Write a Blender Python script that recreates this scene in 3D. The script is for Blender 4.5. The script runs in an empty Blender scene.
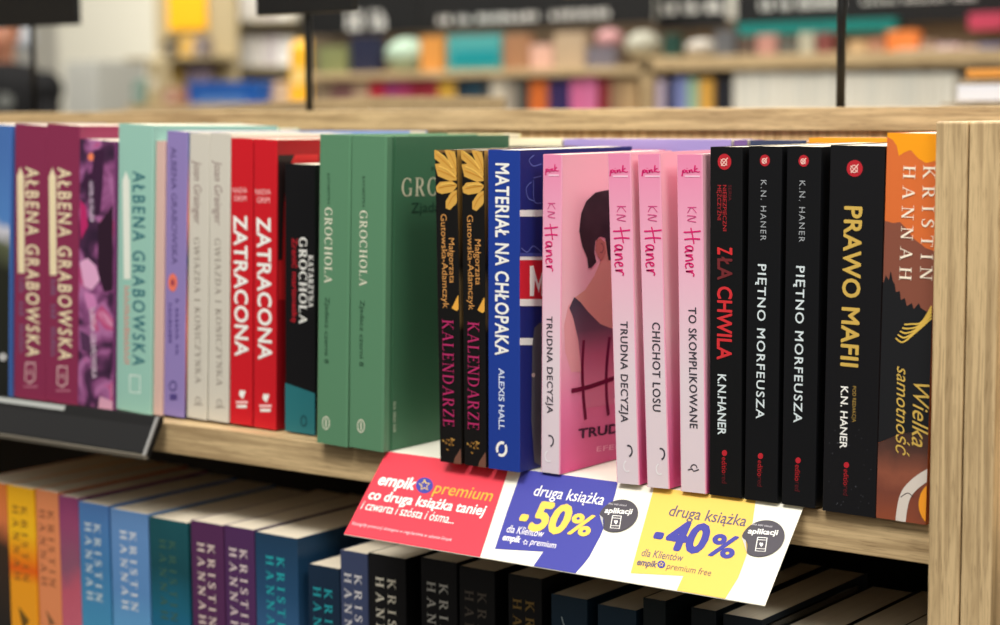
import bpy, math, random
from mathutils import Vector, Matrix
from mathutils.geometry import tessellate_polygon
random.seed(4)
SC = bpy.context.scene
COL = SC.collection

# ------------------------------------------------------------------ camera
F, CX, CY = 1893.0, 500.0, 312.5
PI_, YA, RO = math.radians(6.09), math.radians(36.78), math.radians(0.38)
Rm = (Matrix.Rotation(YA, 3, 'Z') @ Matrix.Rotation(-PI_, 3, 'X') @ Matrix.Rotation(RO, 3, 'Y'))
RIGHT, FWD, UP = Rm @ Vector((1, 0, 0)), Rm @ Vector((0, 1, 0)), Rm @ Vector((0, 0, 1))
def ray(x, y): return RIGHT * ((x - CX) / F) + FWD + UP * ((CY - y) / F)
CAM = -ray(930, 524.3) * 1.06          # the shelf's front edge at the end panel is the world origin
def hit(x, y, p, n):
    r = ray(x, y); n = Vector(n); return CAM + r * ((Vector(p) - CAM).dot(n) / r.dot(n))
def atY(x, y, Y): return hit(x, y, (0, Y, 0), (0, 1, 0))
def atZ(x, y, Z): return hit(x, y, (0, 0, Z), (0, 0, 1))
def proj(p):
    v = Vector(p) - CAM; d = v.dot(FWD); return CX + F * v.dot(RIGHT) / d, CY - F * v.dot(UP) / d
def colX(px, Y, Z):                     # X of the point on the line (Y, Z) that is seen in column px
    X = -0.3
    for _ in range(12):
        a = proj((X, Y, Z))[0]; b = proj((X + 1e-3, Y, Z))[0]; X += (px - a) / (b - a) * 1e-3
    return X

# ------------------------------------------------------------------ materials
def lin(c):
    return tuple(((v / 255) / 12.92 if v / 255 <= .04045 else ((v / 255 + .055) / 1.055) ** 2.4) for v in c) + (1,)
MC = {}
def mat(c, rough=.45, spec=.3, metal=0, noise=0.0):
    k = (tuple(c), rough, spec, metal, noise)
    if k in MC: return MC[k]
    m = bpy.data.materials.new('surface'); m.use_nodes = True; b = m.node_tree.nodes['Principled BSDF']
    b.inputs['Roughness'].default_value = rough; b.inputs['Specular IOR Level'].default_value = spec
    b.inputs['Metallic'].default_value = metal
    nt = m.node_tree
    if noise:
        n = nt.nodes.new('ShaderNodeTexNoise'); n.inputs['Scale'].default_value = 60; n.inputs['Detail'].default_value = 4
        tc = nt.nodes.new('ShaderNodeTexCoord'); nt.links.new(tc.outputs['Object'], n.inputs['Vector'])
        r = nt.nodes.new('ShaderNodeValToRGB'); c0 = lin([v * (1 - noise) for v in c]); c1 = lin([min(255, v * (1 + noise)) for v in c])
        r.color_ramp.elements[0].position = .3; r.color_ramp.elements[1].position = .7
        r.color_ramp.elements[0].color = c0; r.color_ramp.elements[1].color = c1
        nt.links.new(n.outputs['Fac'], r.inputs['Fac']); nt.links.new(r.outputs['Color'], b.inputs['Base Color'])
    else:
        n = nt.nodes.new('ShaderNodeRGB'); n.outputs[0].default_value = lin(c)
        nt.links.new(n.outputs[0], b.inputs['Base Color'])
    MC[k] = m; return m

def ramp_mat(stops, axis='Z', lo=0, hi=.2, rough=.45, warp=0.0, scale=30, spec=.4):
    """printed artwork that changes along one axis of the book (object coordinates, metres)"""
    m = bpy.data.materials.new('print'); m.use_nodes = True; nt = m.node_tree; b = nt.nodes['Principled BSDF']
    b.inputs['Roughness'].default_value = rough; b.inputs['Specular IOR Level'].default_value = spec
    tc = nt.nodes.new('ShaderNodeTexCoord'); sx = nt.nodes.new('ShaderNodeSeparateXYZ')
    nt.links.new(tc.outputs['Object'], sx.inputs[0])
    mr = nt.nodes.new('ShaderNodeMapRange'); mr.inputs['From Min'].default_value = lo; mr.inputs['From Max'].default_value = hi
    src = sx.outputs[axis]
    if warp:
        n = nt.nodes.new('ShaderNodeTexNoise'); n.inputs['Scale'].default_value = scale; n.inputs['Detail'].default_value = 3
        nt.links.new(tc.outputs['Object'], n.inputs['Vector'])
        a = nt.nodes.new('ShaderNodeMath'); a.operation = 'MULTIPLY_ADD'; a.inputs[1].default_value = warp
        s = nt.nodes.new('ShaderNodeMath'); s.operation = 'SUBTRACT'; s.inputs[1].default_value = .5
        nt.links.new(n.outputs['Fac'], s.inputs[0]); nt.links.new(s.outputs[0], a.inputs[0]); nt.links.new(src, a.inputs[2]); src = a.outputs[0]
    nt.links.new(src, mr.inputs['Value'])
    r = nt.nodes.new('ShaderNodeValToRGB'); e = r.color_ramp.elements
    e[0].position, e[0].color = stops[0][0], lin(stops[0][1]); e[1].position, e[1].color = stops[-1][0], lin(stops[-1][1])
    for p, c in stops[1:-1]:
        q = e.new(p); q.color = lin(c)
    nt.links.new(mr.outputs[0], r.inputs['Fac']); nt.links.new(r.outputs['Color'], b.inputs['Base Color'])
    return m

def flower_mat():
    m = bpy.data.materials.new('flower_print'); m.use_nodes = True; nt = m.node_tree; b = nt.nodes['Principled BSDF']
    b.inputs['Roughness'].default_value = .45
    tc = nt.nodes.new('ShaderNodeTexCoord'); n = nt.nodes.new('ShaderNodeTexNoise'); n.inputs['Scale'].default_value = 38
    n.inputs['Detail'].default_value = 2.5; n.inputs['Distortion'].default_value = .8
    nt.links.new(tc.outputs['Object'], n.inputs['Vector'])
    r = nt.nodes.new('ShaderNodeValToRGB'); e = r.color_ramp.elements
    e[0].position, e[0].color = .3, lin((45, 22, 50)); e[1].position, e[1].color = .75, lin((225, 170, 205))
    for p, c in ((.42, (70, 36, 70)), (.5, (138, 74, 126)), (.57, (176, 112, 164)), (.64, (186, 60, 116))):
        q = e.new(p); q.color = lin(c)
    nt.links.new(n.outputs['Fac'], r.inputs['Fac']); nt.links.new(r.outputs['Color'], b.inputs['Base Color'])
    return m

def wood_mat(axis='X', base=(203, 177, 134), dark=(162, 137, 100), rough=.5):
    m = bpy.data.materials.new('oak_veneer'); m.use_nodes = True; nt = m.node_tree; b = nt.nodes['Principled BSDF']
    b.inputs['Roughness'].default_value = rough; b.inputs['Specular IOR Level'].default_value = .3
    tc = nt.nodes.new('ShaderNodeTexCoord')
    def noise(long, cross, scale, detail, dist):
        mp = nt.nodes.new('ShaderNodeMapping'); mp.inputs['Scale'].default_value = {'X': (long, cross, cross), 'Z': (cross, cross, long), 'Y': (cross, long, cross)}[axis]
        n = nt.nodes.new('ShaderNodeTexNoise'); n.inputs['Scale'].default_value = scale; n.inputs['Detail'].default_value = detail; n.inputs['Distortion'].default_value = dist
        nt.links.new(tc.outputs['Object'], mp.inputs['Vector']); nt.links.new(mp.outputs[0], n.inputs['Vector']); return n
    def ramp(n, *st):
        r = nt.nodes.new('ShaderNodeValToRGB'); e = r.color_ramp.elements; e[0].position, e[0].color = st[0]; e[1].position, e[1].color = st[-1]
        for p, c in st[1:-1]: q = e.new(p); q.color = c
        nt.links.new(n.outputs['Fac'], r.inputs['Fac']); return r
    def mul(a, b_, f):
        mx = nt.nodes.new('ShaderNodeMix'); mx.data_type = 'RGBA'; mx.blend_type = 'MULTIPLY'; mx.inputs['Factor'].default_value = f
        nt.links.new(a, mx.inputs['A']); nt.links.new(b_, mx.inputs['B']); return mx.outputs['Result']
    broad = ramp(noise(5, 110, 1.5, 4, 1.0), (.3, lin(dark)), (.46, lin([(a + d) / 2 for a, d in zip(base, dark)])), (.56, lin(base)), (.75, lin([min(255, v * 1.06) for v in base])))
    fine = ramp(noise(14, 420, 1.6, 5, .6), (.32, (.55, .52, .48, 1)), (.5, (1, 1, 1, 1)))
    pores = ramp(noise(45, 900, 1.5, 2, .3), (.34, (.42, .38, .34, 1)), (.44, (1, 1, 1, 1)))
    c = mul(mul(broad.outputs['Color'], fine.outputs['Color'], .4), pores.outputs['Color'], .45)
    nt.links.new(c, b.inputs['Base Color']); return m

def page_mat():
    m = bpy.data.materials.new('page_edges'); m.use_nodes = True; nt = m.node_tree; b = nt.nodes['Principled BSDF']
    b.inputs['Roughness'].default_value = .8
    tc = nt.nodes.new('ShaderNodeTexCoord'); mp = nt.nodes.new('ShaderNodeMapping'); mp.inputs['Scale'].default_value = (2200, 8, 8)
    n = nt.nodes.new('ShaderNodeTexNoise'); n.inputs['Scale'].default_value = 1
    nt.links.new(tc.outputs['Object'], mp.inputs[0]); nt.links.new(mp.outputs[0], n.inputs['Vector'])
    r = nt.nodes.new('ShaderNodeValToRGB'); r.color_ramp.elements[0].color = lin((200, 188, 165)); r.color_ramp.elements[1].color = lin((235, 226, 206))
    nt.links.new(n.outputs['Fac'], r.inputs['Fac']); nt.links.new(r.outputs['Color'], b.inputs['Base Color'])
    return m
PAGES = page_mat()
WX, WZ = wood_mat('X'), wood_mat('Z')
WY = wood_mat('Y')
WBACK = wood_mat('Z', (222, 190, 140), (190, 152, 104))

# ------------------------------------------------------------------ mesh helpers
class MB:
    def __init__(s): s.v, s.f, s.m, s.mats = [], [], [], []
    def mi(s, m):
        if m not in s.mats: s.mats.append(m)
        return s.mats.index(m)
    def face(s, pts, m):
        i = len(s.v); s.v += [tuple(p) for p in pts]; s.f.append(tuple(range(i, i + len(pts)))); s.m.append(s.mi(m))
    def add(s, verts, faces, m):
        i = len(s.v); s.v += [tuple(p) for p in verts]
        for f in faces: s.f.append(tuple(i + k for k in f)); s.m.append(s.mi(m))
    def box(s, a, b, m):
        x0, y0, z0 = a; x1, y1, z1 = b
        s.add([(x0, y0, z0), (x1, y0, z0), (x1, y1, z0), (x0, y1, z0), (x0, y0, z1), (x1, y0, z1), (x1, y1, z1), (x0, y1, z1)],
              [(0, 3, 2, 1), (4, 5, 6, 7), (0, 1, 5, 4), (1, 2, 6, 5), (2, 3, 7, 6), (3, 0, 4, 7)], m)
    def prism(s, pts, z0, z1, m):           # closed outline in x, y raised from z0 to z1
        n = len(pts); i = len(s.v)
        s.v += [(x, y, z0) for x, y in pts] + [(x, y, z1) for x, y in pts]
        k = s.mi(m)
        s.f.append(tuple(i + n + j for j in range(n))); s.m.append(k)
        s.f.append(tuple(i + j for j in reversed(range(n)))); s.m.append(k)
        for j in range(n):
            q = (j + 1) % n; s.f.append((i + j, i + q, i + n + q, i + n + j)); s.m.append(k)
    def build(s, name, parent=None, bevel=0, smooth=False, seg=2):
        me = bpy.data.meshes.new(name); me.from_pydata(s.v, [], s.f)
        for m in s.mats: me.materials.append(m)
        me.polygons.foreach_set('material_index', s.m)
        if smooth: me.polygons.foreach_set('use_smooth', [True] * len(s.f))
        me.update(); o = bpy.data.objects.new(name, me); COL.objects.link(o)
        if parent: o.parent = parent
        if bevel:
            b = o.modifiers.new('bevel', 'BEVEL'); b.width = bevel; b.segments = seg; b.limit_method = 'ANGLE'; b.angle_limit = .7
        return o
def cyl(mb, p, q, r0, r1, m, n=16):
    p, q = Vector(p), Vector(q); d = (q - p).normalized(); a = d.orthogonal().normalized(); b = d.cross(a)
    vs = [p + (a * math.cos(t) + b * math.sin(t)) * r0 for t in [2 * math.pi * k / n for k in range(n)]] + \
         [q + (a * math.cos(t) + b * math.sin(t)) * r1 for t in [2 * math.pi * k / n for k in range(n)]]
    mb.add(vs, [(k, (k + 1) % n, n + (k + 1) % n, n + k) for k in range(n)] + [tuple(reversed(range(n))), tuple(range(n, 2 * n))], m)
def blob(mb, c, r, m, n=14, k=10, noise=0):
    vs, fs = [], []
    for i in range(k + 1):
        t = math.pi * i / k
        for j in range(n):
            a = 2 * math.pi * j / n; w = 1 + noise * math.sin(3 * a + 5 * t)
            vs.append((c[0] + r[0] * math.sin(t) * math.cos(a) * w, c[1] + r[1] * math.sin(t) * math.sin(a) * w, c[2] + r[2] * math.cos(t)))
    for i in range(k):
        for j in range(n): fs.append((i * n + j, (i + 1) * n + j, (i + 1) * n + (j + 1) % n, i * n + (j + 1) % n))
    mb.add(vs, fs, m)
def tag(o, label=None, cat=None, group=None, kind=None):
    for k, v in (('label', label), ('category', cat), ('group', group), ('kind', kind)):
        if v: o[k] = v
    return o
def empty(name, label, cat, loc=(0, 0, 0), group=None):
    o = bpy.data.objects.new(name, None); COL.objects.link(o); o.location = loc; o.empty_display_size = .02
    return tag(o, label, cat, group)

# ------------------------------------------------------------------ lettering
TC = {}
def text_geo(s, shear=0, bold=0, spacing=1.0):
    """flat letters: x along the line from 0 to 1, y up with the cap height = 1"""
    k = (s, shear, bold, spacing)
    if k in TC: return TC[k]
    def mk(t):
        c = bpy.data.curves.new('t', 'FONT'); c.body = t; c.space_character = spacing; c.resolution_u = 3
        o = bpy.data.objects.new('t', c); COL.objects.link(o); dg = bpy.context.evaluated_depsgraph_get(); dg.update()
        me = bpy.data.meshes.new_from_object(o.evaluated_get(dg)); vs = [v.co.copy() for v in me.vertices]; fs = [tuple(p.vertices) for p in me.polygons]
        bpy.data.objects.remove(o); bpy.data.meshes.remove(me); bpy.data.curves.remove(c); return vs, fs
    h = max(v.y for v in mk('H')[0]); base = s.replace('ą', 'a').replace('ę', 'e').replace('ż', 'z'); vs, fs = mk(base)
    for i, ch in enumerate(s):
        if ch == 'ż':
            bx = [v.x for v in mk(base[:i + 1])[0]]; gw = mk('z')[0]; cw = max(v.x for v in gw) - min(v.x for v in gw); cx_ = max(bx) - cw / 2; q0 = len(vs)
            vs += [Vector((cx_ + (.05 + bold * .6) * math.cos(k * math.pi / 4), .6 + (.05 + bold * .6) * math.sin(k * math.pi / 4), 0)) for k in range(8)]; fs.append(tuple(range(q0, q0 + 8)))
        if ch in 'ąę':                     # the tail of the Polish letter, drawn onto the plain one
            xr = max(v.x for v in mk(base[:i + 1])[0]) - (.03 if ch == 'ą' else .09)
            pv, pf = rib(smooth_line([(xr, .02), (xr - .07, -.06), (xr - .06, -.14), (xr + .04, -.15)], 4), .05 + bold)
            q0 = len(vs); vs += [Vector((a, b, 0)) for a, b in pv]; fs += [tuple(q0 + q for q in f) for f in pf]
    par = list(range(len(vs)))
    def find(i):
        while par[i] != i: par[i] = par[par[i]]; i = par[i]
        return i
    for f in fs:
        for q in f[1:]: par[find(q)] = find(f[0])
    ids = {}; lay = [ids.setdefault(find(i), len(ids)) % 4 for i in range(len(vs))]
    P = [(v.x + shear * v.y, v.y) for v in vs]
    if bold:                               # a heavier weight: the same letters laid down again a hair to each side
        P0_, f0, l0, P, fs, lay = P, fs, lay, [], [], []
        for c in range(8):
            dx, dy = bold * math.cos(c * math.pi / 4), bold * math.sin(c * math.pi / 4); q0 = len(P)
            P += [(x + dx, y + dy) for x, y in P0_]; lay += [c] * len(P0_); fs += [tuple(q0 + q for q in f) for f in f0]
    x0, x1 = min(p[0] for p in P), max(p[0] for p in P)
    TC[k] = ([((p[0] - x0) / (x1 - x0), p[1] / h, l) for p, l in zip(P, lay)], fs, (x1 - x0) / h); return TC[k]

def rib(pts, w):
    """ribbon along points; w constant or per point; returns (verts, quads)"""
    n = len(pts); w = [w] * n if not isinstance(w, (list, tuple)) else w; vs = []
    for i, (x, y) in enumerate(pts):
        a = pts[max(0, i - 1)]; b = pts[min(n - 1, i + 1)]; dx, dy = b[0] - a[0], b[1] - a[1]; L = math.hypot(dx, dy) or 1
        nx, ny = -dy / L * w[i] / 2, dx / L * w[i] / 2; vs += [(x + nx, y + ny), (x - nx, y - ny)]
    return vs, [(2 * i, 2 * i + 1, 2 * i + 3, 2 * i + 2) for i in range(n - 1)]
def smooth_line(P, k=6):
    out = []
    for i in range(len(P) - 1):
        p0, p1, p2, p3 = P[max(0, i - 1)], P[i], P[i + 1], P[min(len(P) - 1, i + 2)]
        for j in range(k):
            t = j / k
            out.append(tuple(.5 * (2 * p1[c] + (p2[c] - p0[c]) * t + (2 * p0[c] - 5 * p1[c] + 4 * p2[c] - p3[c]) * t * t + (3 * p1[c] - p0[c] - 3 * p2[c] + p3[c]) * t ** 3) for c in (0, 1)))
    out.append(P[-1]); return out
def arc(cx, cy, rx, ry, a0, a1, thick, thin, n=14):
    P, W = [], []
    for i in range(n + 1):
        a = math.radians(a0 + (a1 - a0) * i / n); P.append((cx + rx * math.cos(a), cy + ry * math.sin(a))); W.append(thin + (thick - thin) * abs(math.cos(a)) ** 1.5)
    return rib(P, W)
TK, TN, SF = .14, .055, .038
def st(x0, y0, x1, y1, w): return rib([(x0, y0), (x1, y1)], w)
def sf(x, y, w=.17): return rib([(x - w, y), (x + w, y)], SF)
def serif_glyph(c):
    b, t = SF / 2, 1 - SF / 2
    G = {
     'I': (.36, [st(.18, 0, .18, 1, TK), sf(.18, b), sf(.18, t)]),
     'H': (.86, [st(.18, 0, .18, 1, TK), st(.68, 0, .68, 1, TK), st(.18, .52, .68, .52, TN), sf(.18, b), sf(.18, t), sf(.68, b), sf(.68, t)]),
     'N': (.86, [st(.17, 0, .17, 1, TN), st(.17, 1, .70, 0, TK), st(.70, 0, .70, 1, TN), sf(.17, b), sf(.12, t), sf(.70, t)]),
     'A': (.84, [st(.12, 0, .42, 1, TN), st(.42, 1, .72, 0, TK), st(.22, .34, .62, .34, TN), sf(.12, b, .13), sf(.72, b, .14)]),
     'K': (.84, [st(.18, 0, .18, 1, TK), st(.24, .42, .66, 1, TN), st(.34, .56, .72, 0, TK), sf(.18, b), sf(.18, t), sf(.66, t, .13), sf(.72, b, .14)]),
     'R': (.80, [st(.18, 0, .18, 1, TK), st(.18, .97, .40, .97, TN), arc(.38, .735, .2, .235, 90, -90, TK, TN), st(.18, .5, .40, .5, TN), st(.38, .5, .66, 0, TK), sf(.18, b), sf(.18, t), sf(.70, b, .11)]),
     'T': (.74, [st(.37, 0, .37, 1, TK), st(.05, .97, .69, .97, TN), st(.06, .8, .06, 1, SF), st(.68, .8, .68, 1, SF), sf(.37, b)]),
     'S': (.60, [rib(smooth_line([(.5, .8), (.42, .95), (.28, .98), (.14, .88), (.13, .72), (.28, .56), (.42, .44), (.48, .28), (.4, .08), (.25, .02), (.1, .1), (.07, .26)]), [TN + (TK - TN) * math.sin(math.pi * i / 66) ** 2 for i in range(67)]), st(.5, .76, .5, .98, SF), st(.07, .03, .07, .26, SF)]),
     'G': (.86, [arc(.44, .5, .34, .485, 45, 330, TK, TN, 24), st(.7, .05, .7, .42, TK * .8), sf(.68, .42, .13), st(.69, .72, .69, .96, SF)]),
     'C': (.80, [arc(.44, .5, .34, .485, 45, 318, TK, TN, 24), st(.68, .72, .68, .96, SF)]),
     'O': (.88, [arc(.44, .5, .34, .485, 0, 360, TK, TN, 30)]),
     'L': (.68, [st(.18, 0, .18, 1, TK), st(.18, .03, .6, .03, TN), st(.6, 0, .62, .22, SF), sf(.18, b), sf(.18, t)]),
     'E': (.70, [st(.18, 0, .18, 1, TK), st(.18, .03, .6, .03, TN), st(.18, .97, .58, .97, TN), st(.18, .52, .46, .52, TN), st(.6, 0, .62, .22, SF), st(.58, .8, .58, 1, SF), st(.46, .42, .46, .62, SF), sf(.18, b), sf(.18, t)]),
     'D': (.86, [st(.18, 0, .18, 1, TK), st(.18, .97, .36, .97, TN), st(.18, .03, .36, .03, TN), arc(.36, .5, .36, .47, 90, -90, TK, TN, 20), sf(.14, b, .12), sf(.14, t, .12)]),
     'Z': (.72, [st(.08, .97, .62, .97, TN), st(.1, .03, .64, .03, TN), st(.1, .02, .6, .98, TK), st(.08, .8, .08, 1, SF), st(.64, 0, .64, .22, SF)]),
     'W': (1.2, [st(.1, 1, .36, 0, TK), st(.36, 0, .6, 1, TN), st(.6, 1, .84, 0, TK), st(.84, 0, 1.08, 1, TN), sf(.1, t, .12), sf(.6, t, .12), sf(1.08, t, .1)]),
     'Y': (.8, [st(.1, 1, .4, .45, TK), st(.4, .45, .7, 1, TN), st(.4, 0, .4, .48, TK), sf(.4, b), sf(.1, t, .12), sf(.7, t, .1)]),
     ' ': (.4, []), }
    return G[c]
def serif_geo(s, spacing=.1):
    vs, fs, x = [], [], 0
    for c in s:
        w, parts = serif_glyph(c)
        for j, (pv, pf) in enumerate(parts):
            i = len(vs); vs += [(x + a, b, j) for a, b in pv]; fs += [tuple(i + q for q in f) for f in pf]
        x += w + spacing
    L = x - spacing; return [(a / L, b, j) for a, b, j in vs], fs, L
def script_geo(kind):
    """hand-lettered words as brush strokes, length scaled to 1"""
    S = {'haner': ([[(0, .15), (.18, 1.0)], ], 0)}
    if kind == 'haner':
        lines = [[(.05, 1.05), (.10, .5), (.12, -.05)], [(.48, 1.0), (.46, .5), (.50, -.02)], [(-.12, .42), (.3, .52), (.74, .60)],
                 [(1.08, .5), (.92, .52), (.84, .3), (.92, .04), (1.04, .2), (1.1, .48), (1.12, .08), (1.22, .02)],
                 [(1.32, .5), (1.34, .04), (1.42, .4), (1.54, .5), (1.6, .3), (1.64, .02)],
                 [(1.76, .26), (1.94, .34), (1.92, .52), (1.8, .46), (1.76, .2), (1.86, .02), (2.04, .08)],
                 [(2.16, .52), (2.2, .04), (2.24, .4), (2.36, .56), (2.46, .5)]]; w = .085; L = 2.5
    elif kind == 'kn':
        lines = [[(.05, .95), (.1, .02)], [(.5, .98), (.1, .42), (.55, .04)], [(.75, .0), (.78, .95), (1.1, .05), (1.2, .98)]]; w = .07; L = 1.25
    elif kind == 'pink':
        lines = [[(0, -.35), (.14, .62), (.16, .2)], [(.08, .5), (.3, .62), (.36, .3), (.14, .15)], [(.5, .55), (.5, .1), (.62, .1)], [(.52, .8), (.55, .84)],
                 [(.7, .55), (.72, .1), (.82, .45), (.95, .5), (.97, .1), (1.08, .15)], [(1.3, 1.15), (1.16, .1)], [(1.5, .65), (1.2, .35), (1.5, .02), (1.68, .1)]]; w = .13; L = 1.68
    vs, fs = [], []
    for j, P in enumerate(lines):
        Q = smooth_line(P, 5); pv, pf = rib(Q, w); i = len(vs); vs += [(a, b, j % 6) for a, b in pv]; fs += [tuple(i + q for q in f) for f in pf]
    return [(a / L, b, j) for a, b, j in vs], fs, L

def clip(poly, u0, u1, v0, v1):
    def cut(P, f, inter):
        out = []
        for i in range(len(P)):
            a, b = P[i - 1], P[i]
            if f(b):
                if not f(a): out.append(inter(a, b))
                out.append(b)
            elif f(a): out.append(inter(a, b))
        return out
    for ax, lim, sg in ((0, u0, 1), (0, u1, -1), (1, v0, 1), (1, v1, -1)):
        if not poly: break
        def f(p): return sg * (p[ax] - lim) >= 0
        def it(a, b):
            t = (lim - a[ax]) / (b[ax] - a[ax]); return tuple(a[c] + (b[c] - a[c]) * t for c in (0, 1))
        poly = cut(poly, f, it)
    return poly

class Face:
    """a flat printable face: matrix whose x, y span the face and z is its outward normal; coordinates are in the thing's own frame"""
    def __init__(s, root_m, M, U, V, parent):
        s.W = root_m @ M; s.M = M; s.inv = s.W.inverted(); s.U, s.V, s.parent = U, V, parent
        s.n = (s.W.to_3x3() @ Vector((0, 0, 1)))
    def px(s, x, y):
        p = s.inv @ hit(x, y, s.W.translation, s.n); return (p.x, p.y)
class Print:
    def __init__(s, face, name, layer=1): s.f, s.name, s.mb, s.z = face, name, MB(), layer * .00015
    def _add(s, vs, fs, m):             # every shape a hair above the one printed before it
        s.mb.add([s.f.M @ Vector((v[0], v[1], s.z + (v[2] if len(v) > 2 else 0) * 1e-5)) for v in vs], fs, m); s.z += 1.5e-5
    def poly_uv(s, P, m):
        P = clip(P, 0, s.f.U, 0, s.f.V)
        if len(P) < 3: return s
        tri = tessellate_polygon([[Vector((a, b, 0)) for a, b in P]])
        out = []
        for t in tri:
            a, b, c = [P[i] for i in t]
            if (b[0] - a[0]) * (c[1] - a[1]) - (b[1] - a[1]) * (c[0] - a[0]) < 0: t = (t[0], t[2], t[1])
            out.append(tuple(t))
        s._add(P, out, m); return s
    def poly(s, P, m): return s.poly_uv([s.f.px(*p) for p in P], m)
    def rect(s, x0, y0, x1, y1, m): return s.poly([(x0, y0), (x1, y0), (x1, y1), (x0, y1)], m)
    def line(s, P, w, m, sm=True, closed=False):
        Q = [s.f.px(*p) for p in P]
        if closed: Q = Q + [Q[0]]
        if sm: Q = smooth_line(Q)
        vs, fs = rib(Q, w)
        if any(not (0 <= a <= s.f.U and 0 <= b <= s.f.V) for a, b in vs):      # print ends at the face's edge
            V2, F2 = [], []
            for f in fs:
                P = clip([vs[i] for i in f], 0, s.f.U, 0, s.f.V)
                if len(P) > 2: F2.append(tuple(range(len(V2), len(V2) + len(P)))); V2 += P
            vs, fs = V2, F2
        if fs: s._add(vs, fs, m)
        return s
    def ellipse(s, x, y, rx, ry, m, n=28):
        return s.poly([(x + rx * math.cos(2 * math.pi * k / n), y + ry * math.sin(2 * math.pi * k / n)) for k in range(n)], m)
    def ring(s, x, y, rx, ry, w, m, a0=0, a1=360, n=24):
        P = [(x + rx * math.cos(math.radians(a0 + (a1 - a0) * k / n)), y + ry * math.sin(math.radians(a0 + (a1 - a0) * k / n))) for k in range(n + 1)]
        return s.line(P, w, m, sm=False)
    def geo(s, g, A, B, C, m):
        a, b, c = s.f.px(*A), s.f.px(*B), s.f.px(*C)
        e = (b[0] - a[0], b[1] - a[1]); u = (c[0] - a[0], c[1] - a[1]); L2 = e[0] ** 2 + e[1] ** 2
        k = (u[0] * e[0] + u[1] * e[1]) / L2; u = (u[0] - k * e[0], u[1] - k * e[1])     # square the cap direction to the line
        s._add([(a[0] + e[0] * p + u[0] * q, a[1] + e[1] * p + u[1] * q, j) for p, q, j in g[0]], g[1], m); return s
    def down(s, g, x, y0, y1, cap, m, x1=None):      # spine lettering that reads from top to bottom
        return s.geo(g, (x, y0), (x if x1 is None else x1, y1), (x + cap, y0), m)
    def across(s, g, x0, y0, x1, y1, cap, m): return s.geo(g, (x0, y0), (x1, y1), (x0, y0 - cap), m)
    def star(s, x, y, r, w, m):
        P = []
        for k in range(10):
            a = -math.pi / 2 + k * math.pi / 5; q = r if k % 2 == 0 else r * .45; P.append((x + q * math.cos(a), y + q * math.sin(a)))
        return s.line(P, w, m, sm=False, closed=True)
    def done(s, label=None):
        o = s.mb.build(s.name, s.f.parent)
        if label: o['label'] = label
        return o
def blocks(n, seed=0, t=.14):                   # a word too small to read: a run of little bars of letter size
    r = random.Random(seed); vs, fs, x = [], [], 0
    for k in range(n):
        if r.random() < .12: x += .5; continue
        w = r.uniform(.35, .6)
        for a0, a1, b0, b1 in ((0, t, 0, 1), (w - t, w, 0, r.choice((.6, 1))), (.1, w - .1, .42, .42 + t)):
            i = len(vs); j = k % 3; vs += [(x + a0, b0, j), (x + a1, b0, j), (x + a1, b1, j), (x + a0, b1, j)]; fs.append((i, i + 1, i + 2, i + 3))
        x += w + .22
    return [(a / x, b, j) for a, b, j in vs], fs, x

# ------------------------------------------------------------------ books
def book_meshes(root, w, h, d, cov, spine=None, hard=False, front=None):
    """cover (a folded sheet round the block, or boards) and the page block; spine at y = 0, front cover at x = w"""
    spine = spine or cov; front = front or cov; t = .0028 if hard else .0006; ov = .003 if hard else 0
    mb = MB()
    if hard:
        g = .006
        sp = [(0, .0008), (.0015, 0), (w - .0015, 0), (w, .0008), (w, g), (w - t * .5, g + .0015), (w - t, g), (w - t, t), (t, t), (t, g), (t * .5, g + .0015), (0, g)]
        mb.prism(sp, 0, h, spine)
        g2 = g + .0035
        for x0, x1, m in ((0, t, cov), (w - t, w, front)):
            mb.box((x0, g2, 0), (x1, d, h), m); mb.box((x0 + .0008, g - .001, .0005), (x1 - .0008, g2 + .001, h - .0005), m)
    else:
        r = .0007
        n = 5; pts = []
        for k in range(n + 1):
            a = math.pi + math.pi / 2 * k / n; pts.append((r + r * math.cos(a), r + r * math.sin(a)))
        for k in range(n + 1):
            a = -math.pi / 2 + math.pi / 2 * k / n; pts.append((w - r + r * math.cos(a), r + r * math.sin(a)))
        i = len(pts); outer = pts
        mb.prism([(0, d), (0, r)] + outer[1:n + 1] + outer[n + 1:-1] + [(w, r), (w, d), (w - t, d), (w - t, t), (t, t), (t, d)], 0, h, cov)
        ks = mb.mi(spine); kf = mb.mi(front)
        for fi, f in enumerate(mb.f):      # spine face and front cover may carry their own print
            ps = [Vector(mb.v[q]) for q in f]
            if len(f) == 4:
                if all(abs(p.y) < 1e-6 for p in ps): mb.m[fi] = ks
                elif all(abs(p.x - w) < 1e-6 for p in ps): mb.m[fi] = kf
    c = mb.build('cover', root)
    c['t'] = 1; del c['t']
    pb = MB(); pb.box((t, t + .0005, ov), (w - t, d - ov - .001, h - ov - (0 if hard else .0003)), PAGES); pb.build('pages', root)
    return c
XP = colX(927.8, -.009, -.02)            # left edge of the end panel
PREV = [None, None]
def stand_next(X0, lean, h, X1=None, width=None):
    """keep each book of the front row just clear of its left neighbour"""
    if PREV[0] is not None:
        g = X0 - PREV[0]
        if g < .0003: X0 = PREV[0] + .0003; g = .0003
        lim = math.atan(math.tan(PREV[1]) - (g - .0002) / h)
        if lean < lim: lean = lim
    PREV[0] = X0 + ((X1 - X0) if X1 is not None else width); PREV[1] = lean
    return X0, lean
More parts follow.
